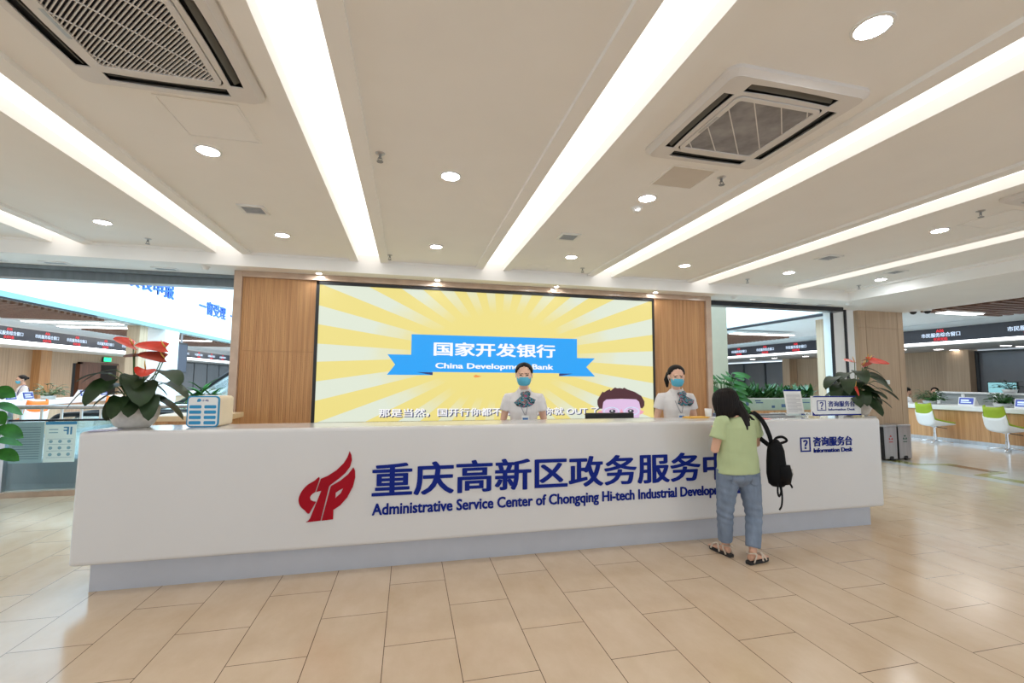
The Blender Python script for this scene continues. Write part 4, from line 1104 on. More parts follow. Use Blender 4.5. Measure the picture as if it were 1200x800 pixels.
for i in range(66):
    a = 2*PI*i*0.381966; q = (i+0.5)/66; z = 0.70+1.02*q; r_ = 0.40*(1-0.45*q)*rnd.uniform(0.6, 1.1)
    LV.append((r_*math.cos(a), r_*math.sin(a), z, math.cos(a), math.sin(a), rnd.uniform(-0.2, 0.4), rnd.uniform(0.24, 0.36), rnd.uniform(0.17, 0.24)))
big_leaf('tall broad leaved plant beside the screen wall, behind the woman in green', (6.18, 7.75, 0), 0.24, 0.42, LV, 1)
LV = []
for i in range(22):
    a = 2*PI*i*0.381966; q = (i+0.5)/22; z = 0.65+0.75*q; r_ = 0.22*(1-0.4*q)
    LV.append((r_*math.cos(a), r_*math.sin(a), z, math.cos(a), math.sin(a), rnd.uniform(-0.2, 0.4), rnd.uniform(0.22, 0.30), rnd.uniform(0.16, 0.22)))
big_leaf('broad leaved plant at the left edge in front of the glass railing', (-4.92, 6.45, 0), 0.22, 0.42, LV, 2)
# planter box on the wooden cabinet seen right of the screen wall
t = thing('planter_cabinet', 'low wooden cabinet under the long green planter', 'cabinet', (7.8, 8.25, 0))
obj('body', box(BM(), 6.85, 8.9, 8.0, 8.5, 0.0, 0.86), MT['woodpale'], t, world=True)
obj('top', box(BM(), 6.82, 8.93, 7.96, 8.54, 0.86, 0.93), MT['woodpanel'], t, world=True, bevel=0.006)
t = thing('planter_box', 'long pale green planter box with bushy leaves on the wooden cabinet', 'planter', (7.85, 8.22, 0.931))
MT['planter'] = mat('pale_green_planter', srgb(176, 196, 180), 0.4, var=0.05)
b = prism(BM(), [(-0.92, 0), (1.0, 0), (1.0, 0.25), (-1.05, 0.25)], -0.16, 0.16, lambda u, v, s: (u, s, v)); obj('box', b, MT['planter'], t)
b = BM(); box(b, -1.06, 1.01, -0.17, -0.14, 0.24, 0.262); box(b, -1.06, 1.01, 0.14, 0.17, 0.24, 0.262); box(b, -1.06, -1.03, -0.17, 0.17, 0.24, 0.262); obj('rim', b, MT['white'], t)
b = BM()
for x0, x1, z0, z1 in ((-0.85, -0.78, 0.1, 0.24), (-0.62, -0.48, 0.19, 0.215), (-0.6, -0.42, 0.15, 0.175), (-0.2, -0.12, 0.05, 0.1), (0.05, 0.2, 0.06, 0.13), (0.45, 0.8, 0.15, 0.17)): box(b, x0, x1, -0.162, -0.16, z0, z1)
obj('printed_marks', b, mat('planter_print', srgb(70, 100, 140), 0.5), t)
obj('red_mark', prism(BM(), [(0.2, 0.07), (0.28, 0.05), (0.29, 0.1), (0.23, 0.12)], -0.1625, -0.16, lambda u, v, s: (u, s, v)), MT['spathe'], t)
obj('soil', box(BM(), -1.0, 0.98, -0.14, 0.14, 0.20, 0.24), MT['soil'], t)
F = BM(); rnd = random.Random(8)
for i in range(230):
    x = rnd.uniform(-0.9, 0.95); y = rnd.uniform(-0.1, 0.1); a = rnd.uniform(0, 2*PI); el = rnd.uniform(0.45, 1.4)
    d = Vector((math.cos(a)*math.cos(el), math.sin(a)*math.cos(el), math.sin(el)))
    blade(F, (x, y, 0.23), d, rnd.uniform(0.30, 0.50), 0.075, (0, 0, 1) if abs(d.z) < 0.9 else (1, 0, 0), rnd.uniform(0.05, 0.5), 'lance', 0.25, 6)
obj('foliage', F, MT['leaf3'], t, smooth=True)
# wooden side cabinet behind the power bank cabinet
t = thing('side_cabinet', 'light wooden cabinet behind the desk at the left, near the oak panel', 'cabinet', (-2.35, 5.6, 0))
obj('body', box(BM(), -2.72, -2.02, 5.62, 6.1, 0, 1.07), MT['woodpanel'], t, world=True)
obj('top', box(BM(), -2.75, -1.99, 5.58, 6.13, 1.07, 1.13), mat('cabinet_top', srgb(222, 196, 158), 0.4), t, world=True, bevel=0.006)

# ------------------------------------------------------------------ glass railing, posters, escalators, hanging screen
t = thing('glass_railing', 'glass railing with steel handrail in front of the left atrium', 'railing', (-5.5, 7.13, 0))
obj('handrail', tube(BM(), [(-9, 7.13, 1.15), (-2.42, 7.13, 1.15)], 0.027, 12), MT['steel'], t, world=True, smooth=True)
obj('lower_rail', box(BM(), -9, -2.42, 7.115, 7.145, 0.965, 0.99), MT['blacksatin'], t, world=True)
b = BM(); x = -8.9
while x < -2.45: box(b, x-0.012, x+0.012, 7.12, 7.14, 0.99, 1.13); x += 0.22
obj('balusters', b, MT['white'], t, world=True)
for x in (-8.3, -6.7, -5.1, -3.5): obj('post', box(BM(), x-0.045, x+0.045, 7.09, 7.17, 0, 1.13), MT['steel'], t, world=True)
obj('glass_panel', box(BM(), -9, -2.42, 7.125, 7.135, 0.07, 0.96), MT['glass'], t, world=True)
obj('base_rail', box(BM(), -9, -2.42, 7.07, 7.19, 0.0, 0.07), MT['stone'], t, world=True)
MT['poster'] = mat('pale_blue_poster', srgb(225, 248, 250), 0.5, var=0.02)
MT['poster2'] = mat('grey_blue_poster', srgb(150, 184, 194), 0.5, var=0.04)
MT['poster_blue'] = mat('poster_blue', srgb(58, 140, 190), 0.5, var=0.03)
t = thing('poster', 'grey blue text poster on the glass railing, left of the white one', 'poster', (-4.84, 7.11, 0.43))
obj('sheet', box(BM(), -0.185, 0.175, 0.0, 0.004, 0, 0.53), MT['poster2'], t)
b = BM()
for i in range(14): box(b, -0.15, 0.14, -0.001, 0.0, 0.05+0.031*i, 0.058+0.031*i)
obj('printed_lines', b, mat('poster_print', srgb(98, 126, 136), 0.6), t)
t = thing('poster', 'pale poster with blue floor letters 1F in reverse on the glass railing', 'poster', (-4.48, 7.11, 0.43))
t['label'] = 'pale poster with reversed blue letters IF on the glass railing'
obj('sheet', box(BM(), -0.172, 0.172, 0.0, 0.004, 0, 0.53), MT['poster'], t)
obj('header', box(BM(), -0.172, 0.172, -0.001, 0.0, 0.49, 0.53), MT['poster_blue'], t)
obj('lettering', front(text_bm('IF', (0.03, 0.125, 0.36, 0.46), 0.001, 0.02, mirror=True), -0.0012), MT['poster_blue'], t, fix=True)
b = BM()
for r_ in range(3):
    for c_ in range(3): prism(b, [(-0.1+0.1*c_+0.022*math.cos(q*PI/4), 0.10+0.085*r_+0.022*math.sin(q*PI/4)) for q in range(8)], -0.001, 0.0, lambda u, v, s: (u, s, v))
for z in (0.06, 0.145, 0.23, 0.3): box(b, -0.14, 0.14, -0.001, 0.0, z, z+0.004)
for z in (0.38, 0.42): box(b, -0.13, -0.03, -0.001, 0.0, z, z+0.012)
obj('printed_icons', b, mat('poster_icons', srgb(130, 180, 200), 0.6), t)
def escalator(label, pts, y0, y1, z0pts):
    t = thing('escalator', label, 'escalator', (pts[0][0], y0, 0))
    for y in (y0, y1):
        p = curve3([(x, y, z) for x, z in pts], 6)
        h = obj('handrail', tube(BM(), p, 0.035, 10), MT['black'], t, world=True, smooth=True)
        b = BM()
        up = [Vector(q)-Vector((0, 0, 0.05)) for q in p]; lo = [Vector((q[0], q[1], max(0.3, q[2]-0.62))) for q in p]
        A = [b.verts.new(q) for q in up]; B_ = [b.verts.new(q) for q in lo]
        for i in range(len(A)-1): b.faces.new((A[i], A[i+1], B_[i+1], B_[i]))
        g = obj('balustrade_glass', b, MT['glass'], t, world=True); md = g.modifiers.new('s', 'SOLIDIFY'); md.thickness = 0.012; md.offset = 0
    b = BM()
    prism(b, z0pts, y0-0.08, y1+0.08, lambda u, v, s: (u, s, v)); obj('truss', b, MT['midgrey'], t, world=True)
escalator('escalator landing with black handrails behind the glass railing', [(-4.9, 0.80), (-4.86, 0.95), (-4.68, 1.02), (-4.0, 1.02), (-2.6, 1.02)], 7.55, 8.05, [(-7.2, 0.0), (-2.6, 0.0), (-2.6, 0.42), (-7.2, 0.42)])
escalator('rising escalator with black handrails behind the plant, left of the oak panel', [(-5.1, 0.62), (-5.05, 0.9), (-4.7, 0.98), (-4.27, 1.12), (-3.44, 1.72), (-2.3, 2.56), (-0.9, 3.6)], 9.95, 10.8, [(-5.0, 0.0), (-4.3, 0.0), (-0.9, 2.5), (-0.9, 2.86), (-3.3, 1.08), (-4.2, 0.4), (-5.0, 0.36)])
clad_pillar('wall_pillar_far_left', -8.0, -7.68, 14.9, 15.3, 3.06, 2.6, [])
struct('wall_pillar_left', box(BM(), -8.1, -7.5, 15.9, 16.75, 0, 3.06), MT['white_paint'])
struct('wall_pillar_atrium', box(BM(), 6.58, 7.03, 8.6, 9.0, 0, 3.4), mat('cream_pillar', srgb(218, 216, 196), 0.6, var=0.02))
t = thing('hanging_screen', 'dark tall information screen hanging beside the white pillar in the left hall', 'screen', (-7.62, 17.25, 2.2))
obj('housing', box(BM(), -7.68, -7.60, 16.92, 17.62, 1.70, 2.74), MT['black'], t, world=True, bevel=0.01)
obj('display', box(BM(), -7.60, -7.595, 16.97, 17.57, 1.76, 2.68), emis('dim_display', srgb(74, 88, 116), 0.8*LIT), t, world=True)
obj('hanger', box(BM(), -7.66, -7.63, 17.2, 17.3, 2.74, 3.06), MT['steel'], t, world=True)

# ------------------------------------------------------------------ people
MT['skin'] = mat('skin', srgb(214, 168, 142), 0.5, var=0.04, scale=14)
MT['skin2'] = mat('skin_light', srgb(228, 184, 160), 0.5, var=0.04, scale=14)
MT['hair'] = mat('dark_brown_hair', (0.008, 0.005, 0.0045), 0.55, var=0.3, scale=60, stretch=(1, 1, 0.08), spec=0.22)
MT['blouse'] = mat('white_blouse', (0.74, 0.71, 0.71), 0.8, var=0.03, scale=10, bump=0.15, bscale=18)
MT['mask'] = mat('blue_mask', srgb(92, 182, 212), 0.75, var=0.06, scale=20, bump=0.2, bscale=12, stretch=(1, 1, 5))
MT['tee'] = mat('pale_green_cotton', srgb(182, 196, 150), 0.85, var=0.05, scale=6, bump=0.35, bscale=7)
MT['denim'] = mat('light_denim', srgb(122, 136, 156), 0.85, var=0.14, scale=26, bump=0.25, bscale=16, stretch=(1, 1, 0.3))
MT['skirt'] = mat('dark_navy_cloth', (0.02, 0.022, 0.04), 0.8)
MT['eye'] = mat('dark_eye', (0.01, 0.008, 0.008), 0.2)
MT['brow'] = mat('brow', (0.03, 0.02, 0.016), 0.7)
MT['sole'] = mat('black_sole', (0.015, 0.015, 0.016), 0.6)
MT['strap_beige'] = mat('beige_strap', srgb(206, 190, 172), 0.6)
MT['bag'] = mat('black_nylon', (0.005, 0.005, 0.006), 0.65, spec=0.15, var=0.2, scale=20, bump=0.3, bscale=14)
def scarf_mat():
    m = bpy.data.materials.new('patterned_scarf'); m.use_nodes = True; nt = m.node_tree; L = nt.links.new
    b = nt.nodes['Principled BSDF']; tc = nt.nodes.new('ShaderNodeTexCoord')
    n = nt.nodes.new('ShaderNodeTexNoise'); n.inputs['Scale'].default_value = 14; n.inputs['Distortion'].default_value = 2.5; n.inputs['Detail'].default_value = 1
    L(tc.outputs['Object'], n.inputs['Vector'])
    r = nt.nodes.new('ShaderNodeValToRGB'); r.color_ramp.interpolation = 'CONSTANT'
    el = r.color_ramp.elements; el[0].position = 0; el[0].color = (0.01, 0.01, 0.016, 1); el[1].position = 0.40; el[1].color = (0.01, 0.25, 0.33, 1)
    for p, c in ((0.47, (0.01, 0.01, 0.02, 1)), (0.51, (0.6, 0.35, 0.33, 1)), (0.545, (0.01, 0.012, 0.02, 1)), (0.59, (0.02, 0.33, 0.42, 1)), (0.66, (0.55, 0.04, 0.14, 1))):
        e = el.new(p); e.color = c
    L(n.outputs['Fac'], r.inputs[0]); L(r.outputs[0], b.inputs['Base Color']); b.inputs['Roughness'].default_value = 0.6
    return m
MT['scarf'] = scarf_mat()

def fuse(name, bm, m, parent, voxel=0.008, smooth=4, dec=0.0):
    """merge overlapping closed shapes into one continuous skin"""
    bmesh.ops.recalc_face_normals(bm, faces=bm.faces[:])
    me = bpy.data.meshes.new('tmp'); bm.to_mesh(me); bm.free()
    o = bpy.data.objects.new('tmp', me); C.objects.link(o)
    md = o.modifiers.new('r', 'REMESH'); md.mode = 'VOXEL'; md.voxel_size = voxel; md.use_smooth_shade = True
    s = o.modifiers.new('s', 'SMOOTH'); s.factor = 0.5; s.iterations = smooth
    if dec:
        d = o.modifiers.new('d', 'DECIMATE'); d.ratio = dec
    me2 = evaluated_mesh(o); bpy.data.objects.remove(o); bpy.data.meshes.remove(me)
    for p in me2.polygons: p.use_smooth = True
    me2.materials.clear(); me2.materials.append(m); me2.name = name
    r = bpy.data.objects.new(name, me2); C.objects.link(r)
    if parent is not None: r.parent = parent
    return r

def hand(bm, w, d, up, size=1.0, curl=0.5, thumb=1):
    """palm and five bent fingers: w wrist, d direction of the hand, up = back of the hand; thumb=+1/-1 side"""
    w = Vector(w); d = Vector(d).normalized(); up = Vector(up); up = (up-d*up.dot(d)).normalized(); s = d.cross(up)*thumb
    P = lambda a, b, c: w + (d*a + s*b + up*c)*size
    loft(bm, [(P(-0.01, 0, 0), 0.024*size, 0.018*size), (P(0.02, 0, 0), 0.030*size, 0.017*size), (P(0.06, 0, 0), 0.038*size, 0.016*size), (P(0.088, 0, 0), 0.036*size, 0.013*size)], 12, up)
    for k, (b, L) in enumerate(((0.029, 0.066), (0.010, 0.074), (-0.010, 0.070), (-0.028, 0.056))):
        p = Vector(P(0.08, b, 0)); a = 0.0; pts = [(p, 0.0088*size)]
        for q, f in enumerate((0.45, 0.32, 0.23)):
            a += curl*(0.5 if q == 0 else 0.9)
            p = p + (d*math.cos(a) - up*math.sin(a) + s*(b*0.6))*(L*f*size); pts.append((p, (0.0083, 0.0076, 0.006)[q]*size))
        loft(bm, pts, 8, up)
    p = Vector(P(0.022, 0.026, -0.004)); pts = [(p, 0.011*size)]
    for dd, r in (((0.55, 0.75, -0.25), 0.0105), ((0.85, 0.35, -0.35), 0.009), ((0.95, 0.05, -0.3), 0.007)):
        p = p + (d*dd[0]+s*dd[1]+up*dd[2])*0.027*size; pts.append((p, r*size))
    loft(bm, pts, 8, up)

def HS(s): return Matrix.Diagonal((s*1.13, s*1.04, s, 1))
def head(bm, T_, s=1.0):
    """skull, jaw, nose, ears in a head frame: chin at z=0, face towards -Y; T_ maps to the body frame"""
    h = BM()
    ell(h, (0, 0.012, 0.142), (0.072, 0.092, 0.086))
    loft(h, [((0, -0.058, 0.006), 0.020, 0.022), ((0, -0.048, 0.022), 0.036, 0.042), ((0, -0.034, 0.052), 0.052, 0.060), ((0, -0.026, 0.088), 0.060, 0.068), ((0, -0.022, 0.13), 0.063, 0.070), ((0, -0.01, 0.165), 0.060, 0.066)], 20, Vector((0, 1, 0)))
    loft(h, [((0, -0.092, 0.108), 0.006, 0.006), ((0, -0.101, 0.085), 0.009, 0.009), ((0, -0.109, 0.068), 0.012, 0.010), ((0, -0.096, 0.060), 0.010, 0.006)], 10, Vector((0, 1, 0)))
    for sx in (-1, 1):
        ell(h, (sx*0.026, -0.094, 0.128), (0.022, 0.008, 0.006)); ell(h, (sx*0.037, -0.078, 0.076), (0.018, 0.016, 0.016))
        ell(h, (sx*0.071, 0.004, 0.098), (0.008, 0.017, 0.030), Matrix.Rotation(rad(-12), 3, 'X'))
    ell(h, (0, -0.093, 0.041), (0.021, 0.008, 0.006)); ell(h, (0, -0.091, 0.032), (0.018, 0.008, 0.006)); ell(h, (0, -0.078, 0.012), (0.018, 0.014, 0.012))
    bmesh.ops.transform(h, matrix=T_ @ HS(s), verts=h.verts[:]); merge(bm, h)
def face_bits(t, T_, s=1.0, look=0):
    M_ = T_ @ HS(s)
    for sx in (-1, 1):
        b = ell(BM(), (sx*0.028, -0.0835, 0.106), (0.0135, 0.008, 0.0055), seg=12, rings=8); bmesh.ops.transform(b, matrix=M_, verts=b.verts[:]); e = obj('eye', b, MT['eye'], t, smooth=True)
        b = loft(BM(), [((sx*0.012, -0.098, 0.1235), 0.003), ((sx*0.028, -0.0965, 0.128), 0.0034), ((sx*0.046, -0.083, 0.123), 0.002)], 8); bmesh.ops.transform(b, matrix=M_, verts=b.verts[:]); obj('eyebrow', b, MT['brow'], t, smooth=True)
def mask(t, T_, s=1.0):
    M_ = T_ @ HS(s)
    b = BM(); rows = []
    for i in range(9):
        v = i/8; z = -0.004+0.092*v; row = []
        for j in range(17):
            u = -1+2*j/16
            hw = 0.064*(0.80+0.2*math.sin(v*PI*0.62)) if v < 0.9 else 0.062
            a = u*1.25
            bulge = 0.012*math.sin(PI*min(1, v*1.05))*(1-abs(u)**2) + 0.010*max(0, v-0.55)*2*(1-abs(u))**1.5
            yy = -0.020-(0.088-0.024*(1-v)**2+bulge)*math.cos(a*0.98)
            row.append(b.verts.new((hw*math.sin(a)*1.07, yy, z+0.016*abs(u)**2*(0.6-v)*1.2)))
        rows.append(row)
    for a, c in zip(rows, rows[1:]):
        for j in range(16): b.faces.new((a[j], a[j+1], c[j+1], c[j]))
    bmesh.ops.transform(b, matrix=M_, verts=b.verts[:])
    o = obj('face_mask', b, MT['mask'], t, smooth=True); md = o.modifiers.new('s', 'SOLIDIFY'); md.thickness = 0.003
    b = BM()
    for sx in (-1, 1):
        tube(b, curve3([(sx*0.062, -0.05, 0.075), (sx*0.072, -0.02, 0.10), (sx*0.079, 0.014, 0.112), (sx*0.078, 0.022, 0.085), (sx*0.066, -0.03, 0.03)], 5), 0.0018, 6)
    bmesh.ops.transform(b, matrix=M_, verts=b.verts[:]); obj('ear_loop', b, MT['white'], o, smooth=True)
def hair_cap(t, T_, s=1.0, bun=True, tail=False):
    M_ = T_ @ HS(s)
    h = BM(); ell(h, (0, 0.016, 0.146), (0.084, 0.099, 0.090), seg=40, rings=28)
    def face_zone(v):
        line = 0.200 - 0.070*(abs(v.x)/0.075)**2.2
        return v.y < -0.008 and v.z < line or v.z < 0.075 or (v.z < 0.125 and v.y < 0.03)
    bmesh.ops.delete(h, geom=[f for f in h.faces if face_zone(f.calc_center_median())], context='FACES')
    bmesh.ops.transform(h, matrix=M_, verts=h.verts[:])
    o = obj('hair', h, MT['hair'], t, smooth=True); md = o.modifiers.new('s', 'SOLIDIFY'); md.thickness = 0.012; md.offset = -1
    if bun:
        b = ell(BM(), (0, 0.118, 0.135), (0.036, 0.028, 0.036)); bmesh.ops.transform(b, matrix=M_, verts=b.verts[:]); obj('hair_bun', b, MT['hair'], o, smooth=True)
    if tail:
        b = loft(BM(), [((-0.01, 0.09, 0.15), 0.02), ((-0.05, 0.115, 0.12), 0.030), ((-0.075, 0.095, 0.05), 0.028), ((-0.075, 0.065, -0.03), 0.010)], 12); bmesh.ops.transform(b, matrix=M_, verts=b.verts[:]); obj('ponytail', b, MT['hair'], o, smooth=True)
    return o

YB_ = Vector((0, 1, 0))
def receptionist(label, loc, rz, turn, nod, tail, scarf_side):
    """standing woman in white blouse, dark skirt, scarf, mask and lanyard; body faces local -Y"""
    t = thing('person', label, 'person', loc, rz)
    HT = Matrix.Translation((0, -0.02, 1.497)) @ Matrix.Rotation(turn, 4, 'Z') @ Matrix.Rotation(nod, 4, 'X')
    b = BM()
    head(b, HT, 1.02)
    loft(b, [((0, 0.02, 1.36), 0.062, 0.055), ((0, 0.012, 1.42), 0.050, 0.050), ((0, 0.0, 1.50), 0.050, 0.052), ((0, -0.008, 1.55), 0.050, 0.054)], 18, Vector((0, 1, 0)))
    loft(b, [((0, 0.01, 0.84), 0.155, 0.105), ((0, 0.01, 0.92), 0.165, 0.112), ((0, 0.0, 1.08), 0.118, 0.090), ((0, -0.005, 1.22), 0.140, 0.105), ((0, 0.0, 1.32), 0.150, 0.095), ((0, 0.012, 1.395), 0.125, 0.070), ((0, 0.015, 1.43), 0.06, 0.05)], 24, Vector((0, 1, 0)))
    arms = []
    for sx in (-1, 1):
        sh = Vector((sx*0.165, 0.012, 1.372)); el_ = Vector((sx*0.222, 0.03, 1.105)); wr = Vector((sx*0.085, -0.135, 0.94))
        loft(b, [(sh, 0.048), (sh.lerp(el_, 0.3), 0.045), (sh.lerp(el_, 0.7), 0.039), (el_, 0.035), (el_.lerp(wr, 0.3), 0.036), (el_.lerp(wr, 0.75), 0.027), (wr, 0.021)], 14)
        hand(b, wr, (wr-el_).normalized()+Vector((-sx*0.25, -0.1, -0.1)), (0, -0.6, 0.8), 0.92, 0.45, -sx)
        hp = Vector((sx*0.075, 0.01, 0.86)); kn = Vector((sx*0.07, 0.0, 0.48)); an = Vector((sx*0.065, 0.03, 0.10))
        loft(b, [(hp, 0.082), (hp.lerp(kn, 0.5), 0.068), (kn, 0.048), (kn.lerp(an, 0.3), 0.048), (kn.lerp(an, 0.75), 0.034), (an, 0.030)], 16)
        loft(b, [(an+Vector((0, 0.035, -0.035)), 0.028, 0.03), (an+Vector((0, -0.03, -0.05)), 0.034, 0.028), (an+Vector((0, -0.11, -0.078)), 0.038, 0.016), (an+Vector((0, -0.155, -0.085)), 0.026, 0.010)], 14)
        arms.append((sh, el_))
    fuse('body', b, MT['skin2'], t, 0.0055, 3, 0.6)
    face_bits(t, HT, 1.02); mask(t, HT, 1.02); hair_cap(t, HT, 1.02, not tail, tail)
    # blouse
    b = BM()
    loft(b, [((0, 0.008, 0.90), 0.180, 0.125), ((0, 0.0, 1.08), 0.136, 0.108), ((0, -0.008, 1.22), 0.154, 0.122), ((0, -0.002, 1.32), 0.160, 0.110), ((0, 0.012, 1.395), 0.135, 0.082), ((0, 0.014, 1.432), 0.078, 0.064), ((0, 0.012, 1.452), 0.066, 0.062)], 24, Vector((0, 1, 0)))
    for sh, el_ in arms:
        loft(b, [(sh+Vector((-sh.x*0.45, 0, 0.0)), 0.045, 0.04), (sh+Vector((0, 0, -0.012)), 0.058, 0.05), (sh.lerp(el_, 0.15), 0.061), (sh.lerp(el_, 0.35), 0.062), (sh.lerp(el_, 0.56), 0.065)], 16, YB_)
    fuse('blouse', b, MT['blouse'], t, 0.007, 3, 0.7)
    b = BM()
    for sx in (-1, 1):
        prism(b, [(sx*0.012, 1.39), (sx*0.05, 1.455), (sx*0.058, 1.475), (sx*0.075, 1.43), (sx*0.062, 1.375)], 0, 0.006, lambda u, v, s: (u, -0.060-s-0.35*(1.46-v)+0.5*abs(u)**1.3, v))
    obj('collar', b, MT['blouse'], t)
    # skirt and shoes
    b = BM(); loft(b, [((0, 0.008, 0.50), 0.165, 0.12), ((0, 0.008, 0.70), 0.180, 0.135), ((0, 0.012, 0.86), 0.182, 0.132), ((0, 0.008, 0.955), 0.165, 0.118)], 28, Vector((0, 1, 0))); obj('skirt', b, MT['skirt'], t, smooth=True)
    for sx in (-1, 1):
        b = BM(); an = Vector((sx*0.065, 0.03, 0.0))
        loft(b, [(an+Vector((0, 0.05, 0.055)), 0.034, 0.030), (an+Vector((0, -0.03, 0.045)), 0.040, 0.030), (an+Vector((0, -0.11, 0.022)), 0.044, 0.020), (an+Vector((0, -0.165, 0.016)), 0.030, 0.014)], 14, Vector((0, 0, 1)))
        loft(b, [(an+Vector((0, 0.055, 0.06)), 0.022), (an+Vector((0, 0.06, 0.001)), 0.014)], 10); obj('shoe', b, MT['sole'], t, smooth=True)
    # scarf: knot at the throat and a pleated fan falling to one side
    b = BM(); n = 13; rows = []
    for i in range(9):
        v = i/8; row = []
        for j in range(n):
            u = j/(n-1)
            a = rad(-128 + 96*u) if scarf_side < 0 else rad(-104 + 72*u)
            L = 0.02 + (0.165 if 0.1 < u < 0.9 else 0.15)*v*(1.0-0.25*abs(u-0.45)) + (0.03*v if scarf_side > 0 and u > 0.5 else 0)
            x = L*math.cos(a)*1.05; z = 1.405+L*math.sin(a)*0.78
            rip = 0.008*math.sin(u*PI*7)*v
            row.append(b.verts.new((x + scarf_side*0.012, -0.098-0.022*math.sin(v*PI*0.8)-rip-0.018*v + 0.25*max(0, abs(x)-0.06), z)))
        rows.append(row)
    for A_, B_ in zip(rows, rows[1:]):
        for j in range(n-1): b.faces.new((A_[j], A_[j+1], B_[j+1], B_[j]))
    o = obj('scarf', b, MT['scarf'], t, smooth=True); md = o.modifiers.new('s', 'SOLIDIFY'); md.thickness = 0.006
    b = BM(); ell(b, (scarf_side*0.012, -0.098, 1.402), (0.030, 0.020, 0.024)); ell(b, (scarf_side*0.012+0.045, -0.085, 1.40), (0.034, 0.018, 0.036), Matrix.Rotation(rad(25), 3, 'Y'))
    obj('scarf_knot', b, MT['scarf'], o, smooth=True)
    b = BM()
    for sx in (-1, 1): tube(b, curve3([(sx*0.05, -0.10, 1.33), (sx*0.03, -0.135, 1.26), (0.004*sx+0.01, -0.135, 1.185)], 5), 0.004, 6)
    l = obj('lanyard', b, mat('grey_lanyard', srgb(150, 150, 156), 0.5), t, smooth=True)
    obj('badge', box(BM(), -0.028, 0.048, -0.142, -0.138, 1.115, 1.18), MT['white'], l)
    obj('badge_print', box(BM(), -0.018, 0.038, -0.1432, -0.142, 1.125, 1.158), mat('badge_blue', srgb(60, 120, 190), 0.5), l)
    return t
receptionist('receptionist in white blouse and blue mask standing before the screen', (1.205, 4.60, 0), rad(-12), rad(-3), rad(4), False, -1)
receptionist('receptionist in white blouse and blue mask before the right oak panel, head turned', (3.04, 4.60, 0), rad(-14), rad(-6), rad(7), True, 1)

# customer seen from behind at the counter
cu = thing('person', 'woman in pale green T-shirt and jeans standing with her back to us', 'person', (2.87, 3.40, 0))
V = Vector
LHp, RHp = V((2.775, 3.44, 0.74)), V((2.965, 3.42, 0.74))
LKn, RKn = V((2.765, 3.48, 0.39)), V((2.985, 3.39, 0.38))
LAn, RAn = V((2.800, 3.535, 0.085)), V((2.905, 3.325, 0.085))
LSh, RSh = V((2.715, 3.43, 1.185)), V((3.035, 3.42, 1.185))
LEl, REl = V((2.648, 3.44, 0.945)), V((3.120, 3.48, 0.985))
LWr, RWr = V((2.86, 3.655, 1.075)), V((3.085, 3.70, 1.10))
HT = Matrix.Translation((2.822, 3.472, 1.255)) @ Matrix.Rotation(rad(182), 4, 'Z') @ Matrix.Rotation(rad(24), 4, 'X')
b = BM(); head(b, HT, 0.98)
YV = V((0, 1, 0))
loft(b, [((2.86, 3.42, 1.15), 0.06, 0.05), ((2.852, 3.425, 1.22), 0.046, 0.046), ((2.842, 3.455, 1.29), 0.046, 0.048), ((2.836, 3.475, 1.33), 0.046, 0.05)], 16, YV)
loft(b, [((2.87, 3.43, 0.66), 0.13, 0.09), ((2.87, 3.43, 0.74), 0.155, 0.108), ((2.87, 3.43, 0.92), 0.118, 0.086), ((2.87, 3.43, 1.06), 0.138, 0.092), ((2.872, 3.42, 1.15), 0.148, 0.082), ((2.868, 3.42, 1.205), 0.10, 0.062), ((2.86, 3.42, 1.235), 0.05, 0.045)], 22, YV)
for sh, el_, wr, th in ((LSh, LEl, LWr, 1), (RSh, REl, RWr, -1)):
    loft(b, [(sh, 0.046), (sh.lerp(el_, 0.3), 0.043), (sh.lerp(el_, 0.7), 0.038), (el_, 0.036), (el_.lerp(wr, 0.3), 0.036), (el_.lerp(wr, 0.75), 0.028), (wr, 0.022)], 14)
    hand(b, wr, V((0.28 if th > 0 else 0.05, 0.9, 0.42)), (0, -0.42, 0.9), 0.88, 0.22, th)
for hp, kn, an, td in ((LHp, LKn, LAn, V((-0.10, 1, 0))), (RHp, RKn, RAn, V((1, 0.28, 0)))):
    loft(b, [(hp, 0.082), (hp.lerp(kn, 0.5), 0.068), (kn, 0.050), (kn.lerp(an, 0.3), 0.050), (kn.lerp(an, 0.75), 0.036), (an, 0.030)], 16)
    td.normalize()
    loft(b, [(an-td*0.045+V((0, 0, -0.032)), 0.026, 0.028), (an+V((0, 0, -0.03)), 0.032, 0.03), (an+td*0.08+V((0, 0, -0.045)), 0.036, 0.018), (an+td*0.145+V((0, 0, -0.050)), 0.036, 0.011), (an+td*0.17+V((0, 0, -0.052)), 0.026, 0.008)], 14, V((0, 0, 1)))
    sd = td.cross(V((0, 0, 1)))
    for k, (q, l_) in enumerate(((-0.024, 0.185), (-0.010, 0.182), (0.003, 0.175), (0.015, 0.168), (0.026, 0.158))):
        q2 = q if td.y > 0.9 else -q
        loft(b, [(an+td*0.14+sd*q2+V((0, 0, -0.053)), 0.009), (an+td*l_+sd*q2+V((0, 0, -0.055)), 0.007)], 8)
bmesh.ops.translate(b, verts=b.verts[:], vec=-V((2.87, 3.40, 0)))
fuse('body', b, MT['skin'], cu, 0.0052, 3, 0.6)
CO = Matrix.Translation((-2.87, -3.40, 0))
face_bits(cu, CO @ HT, 0.98)
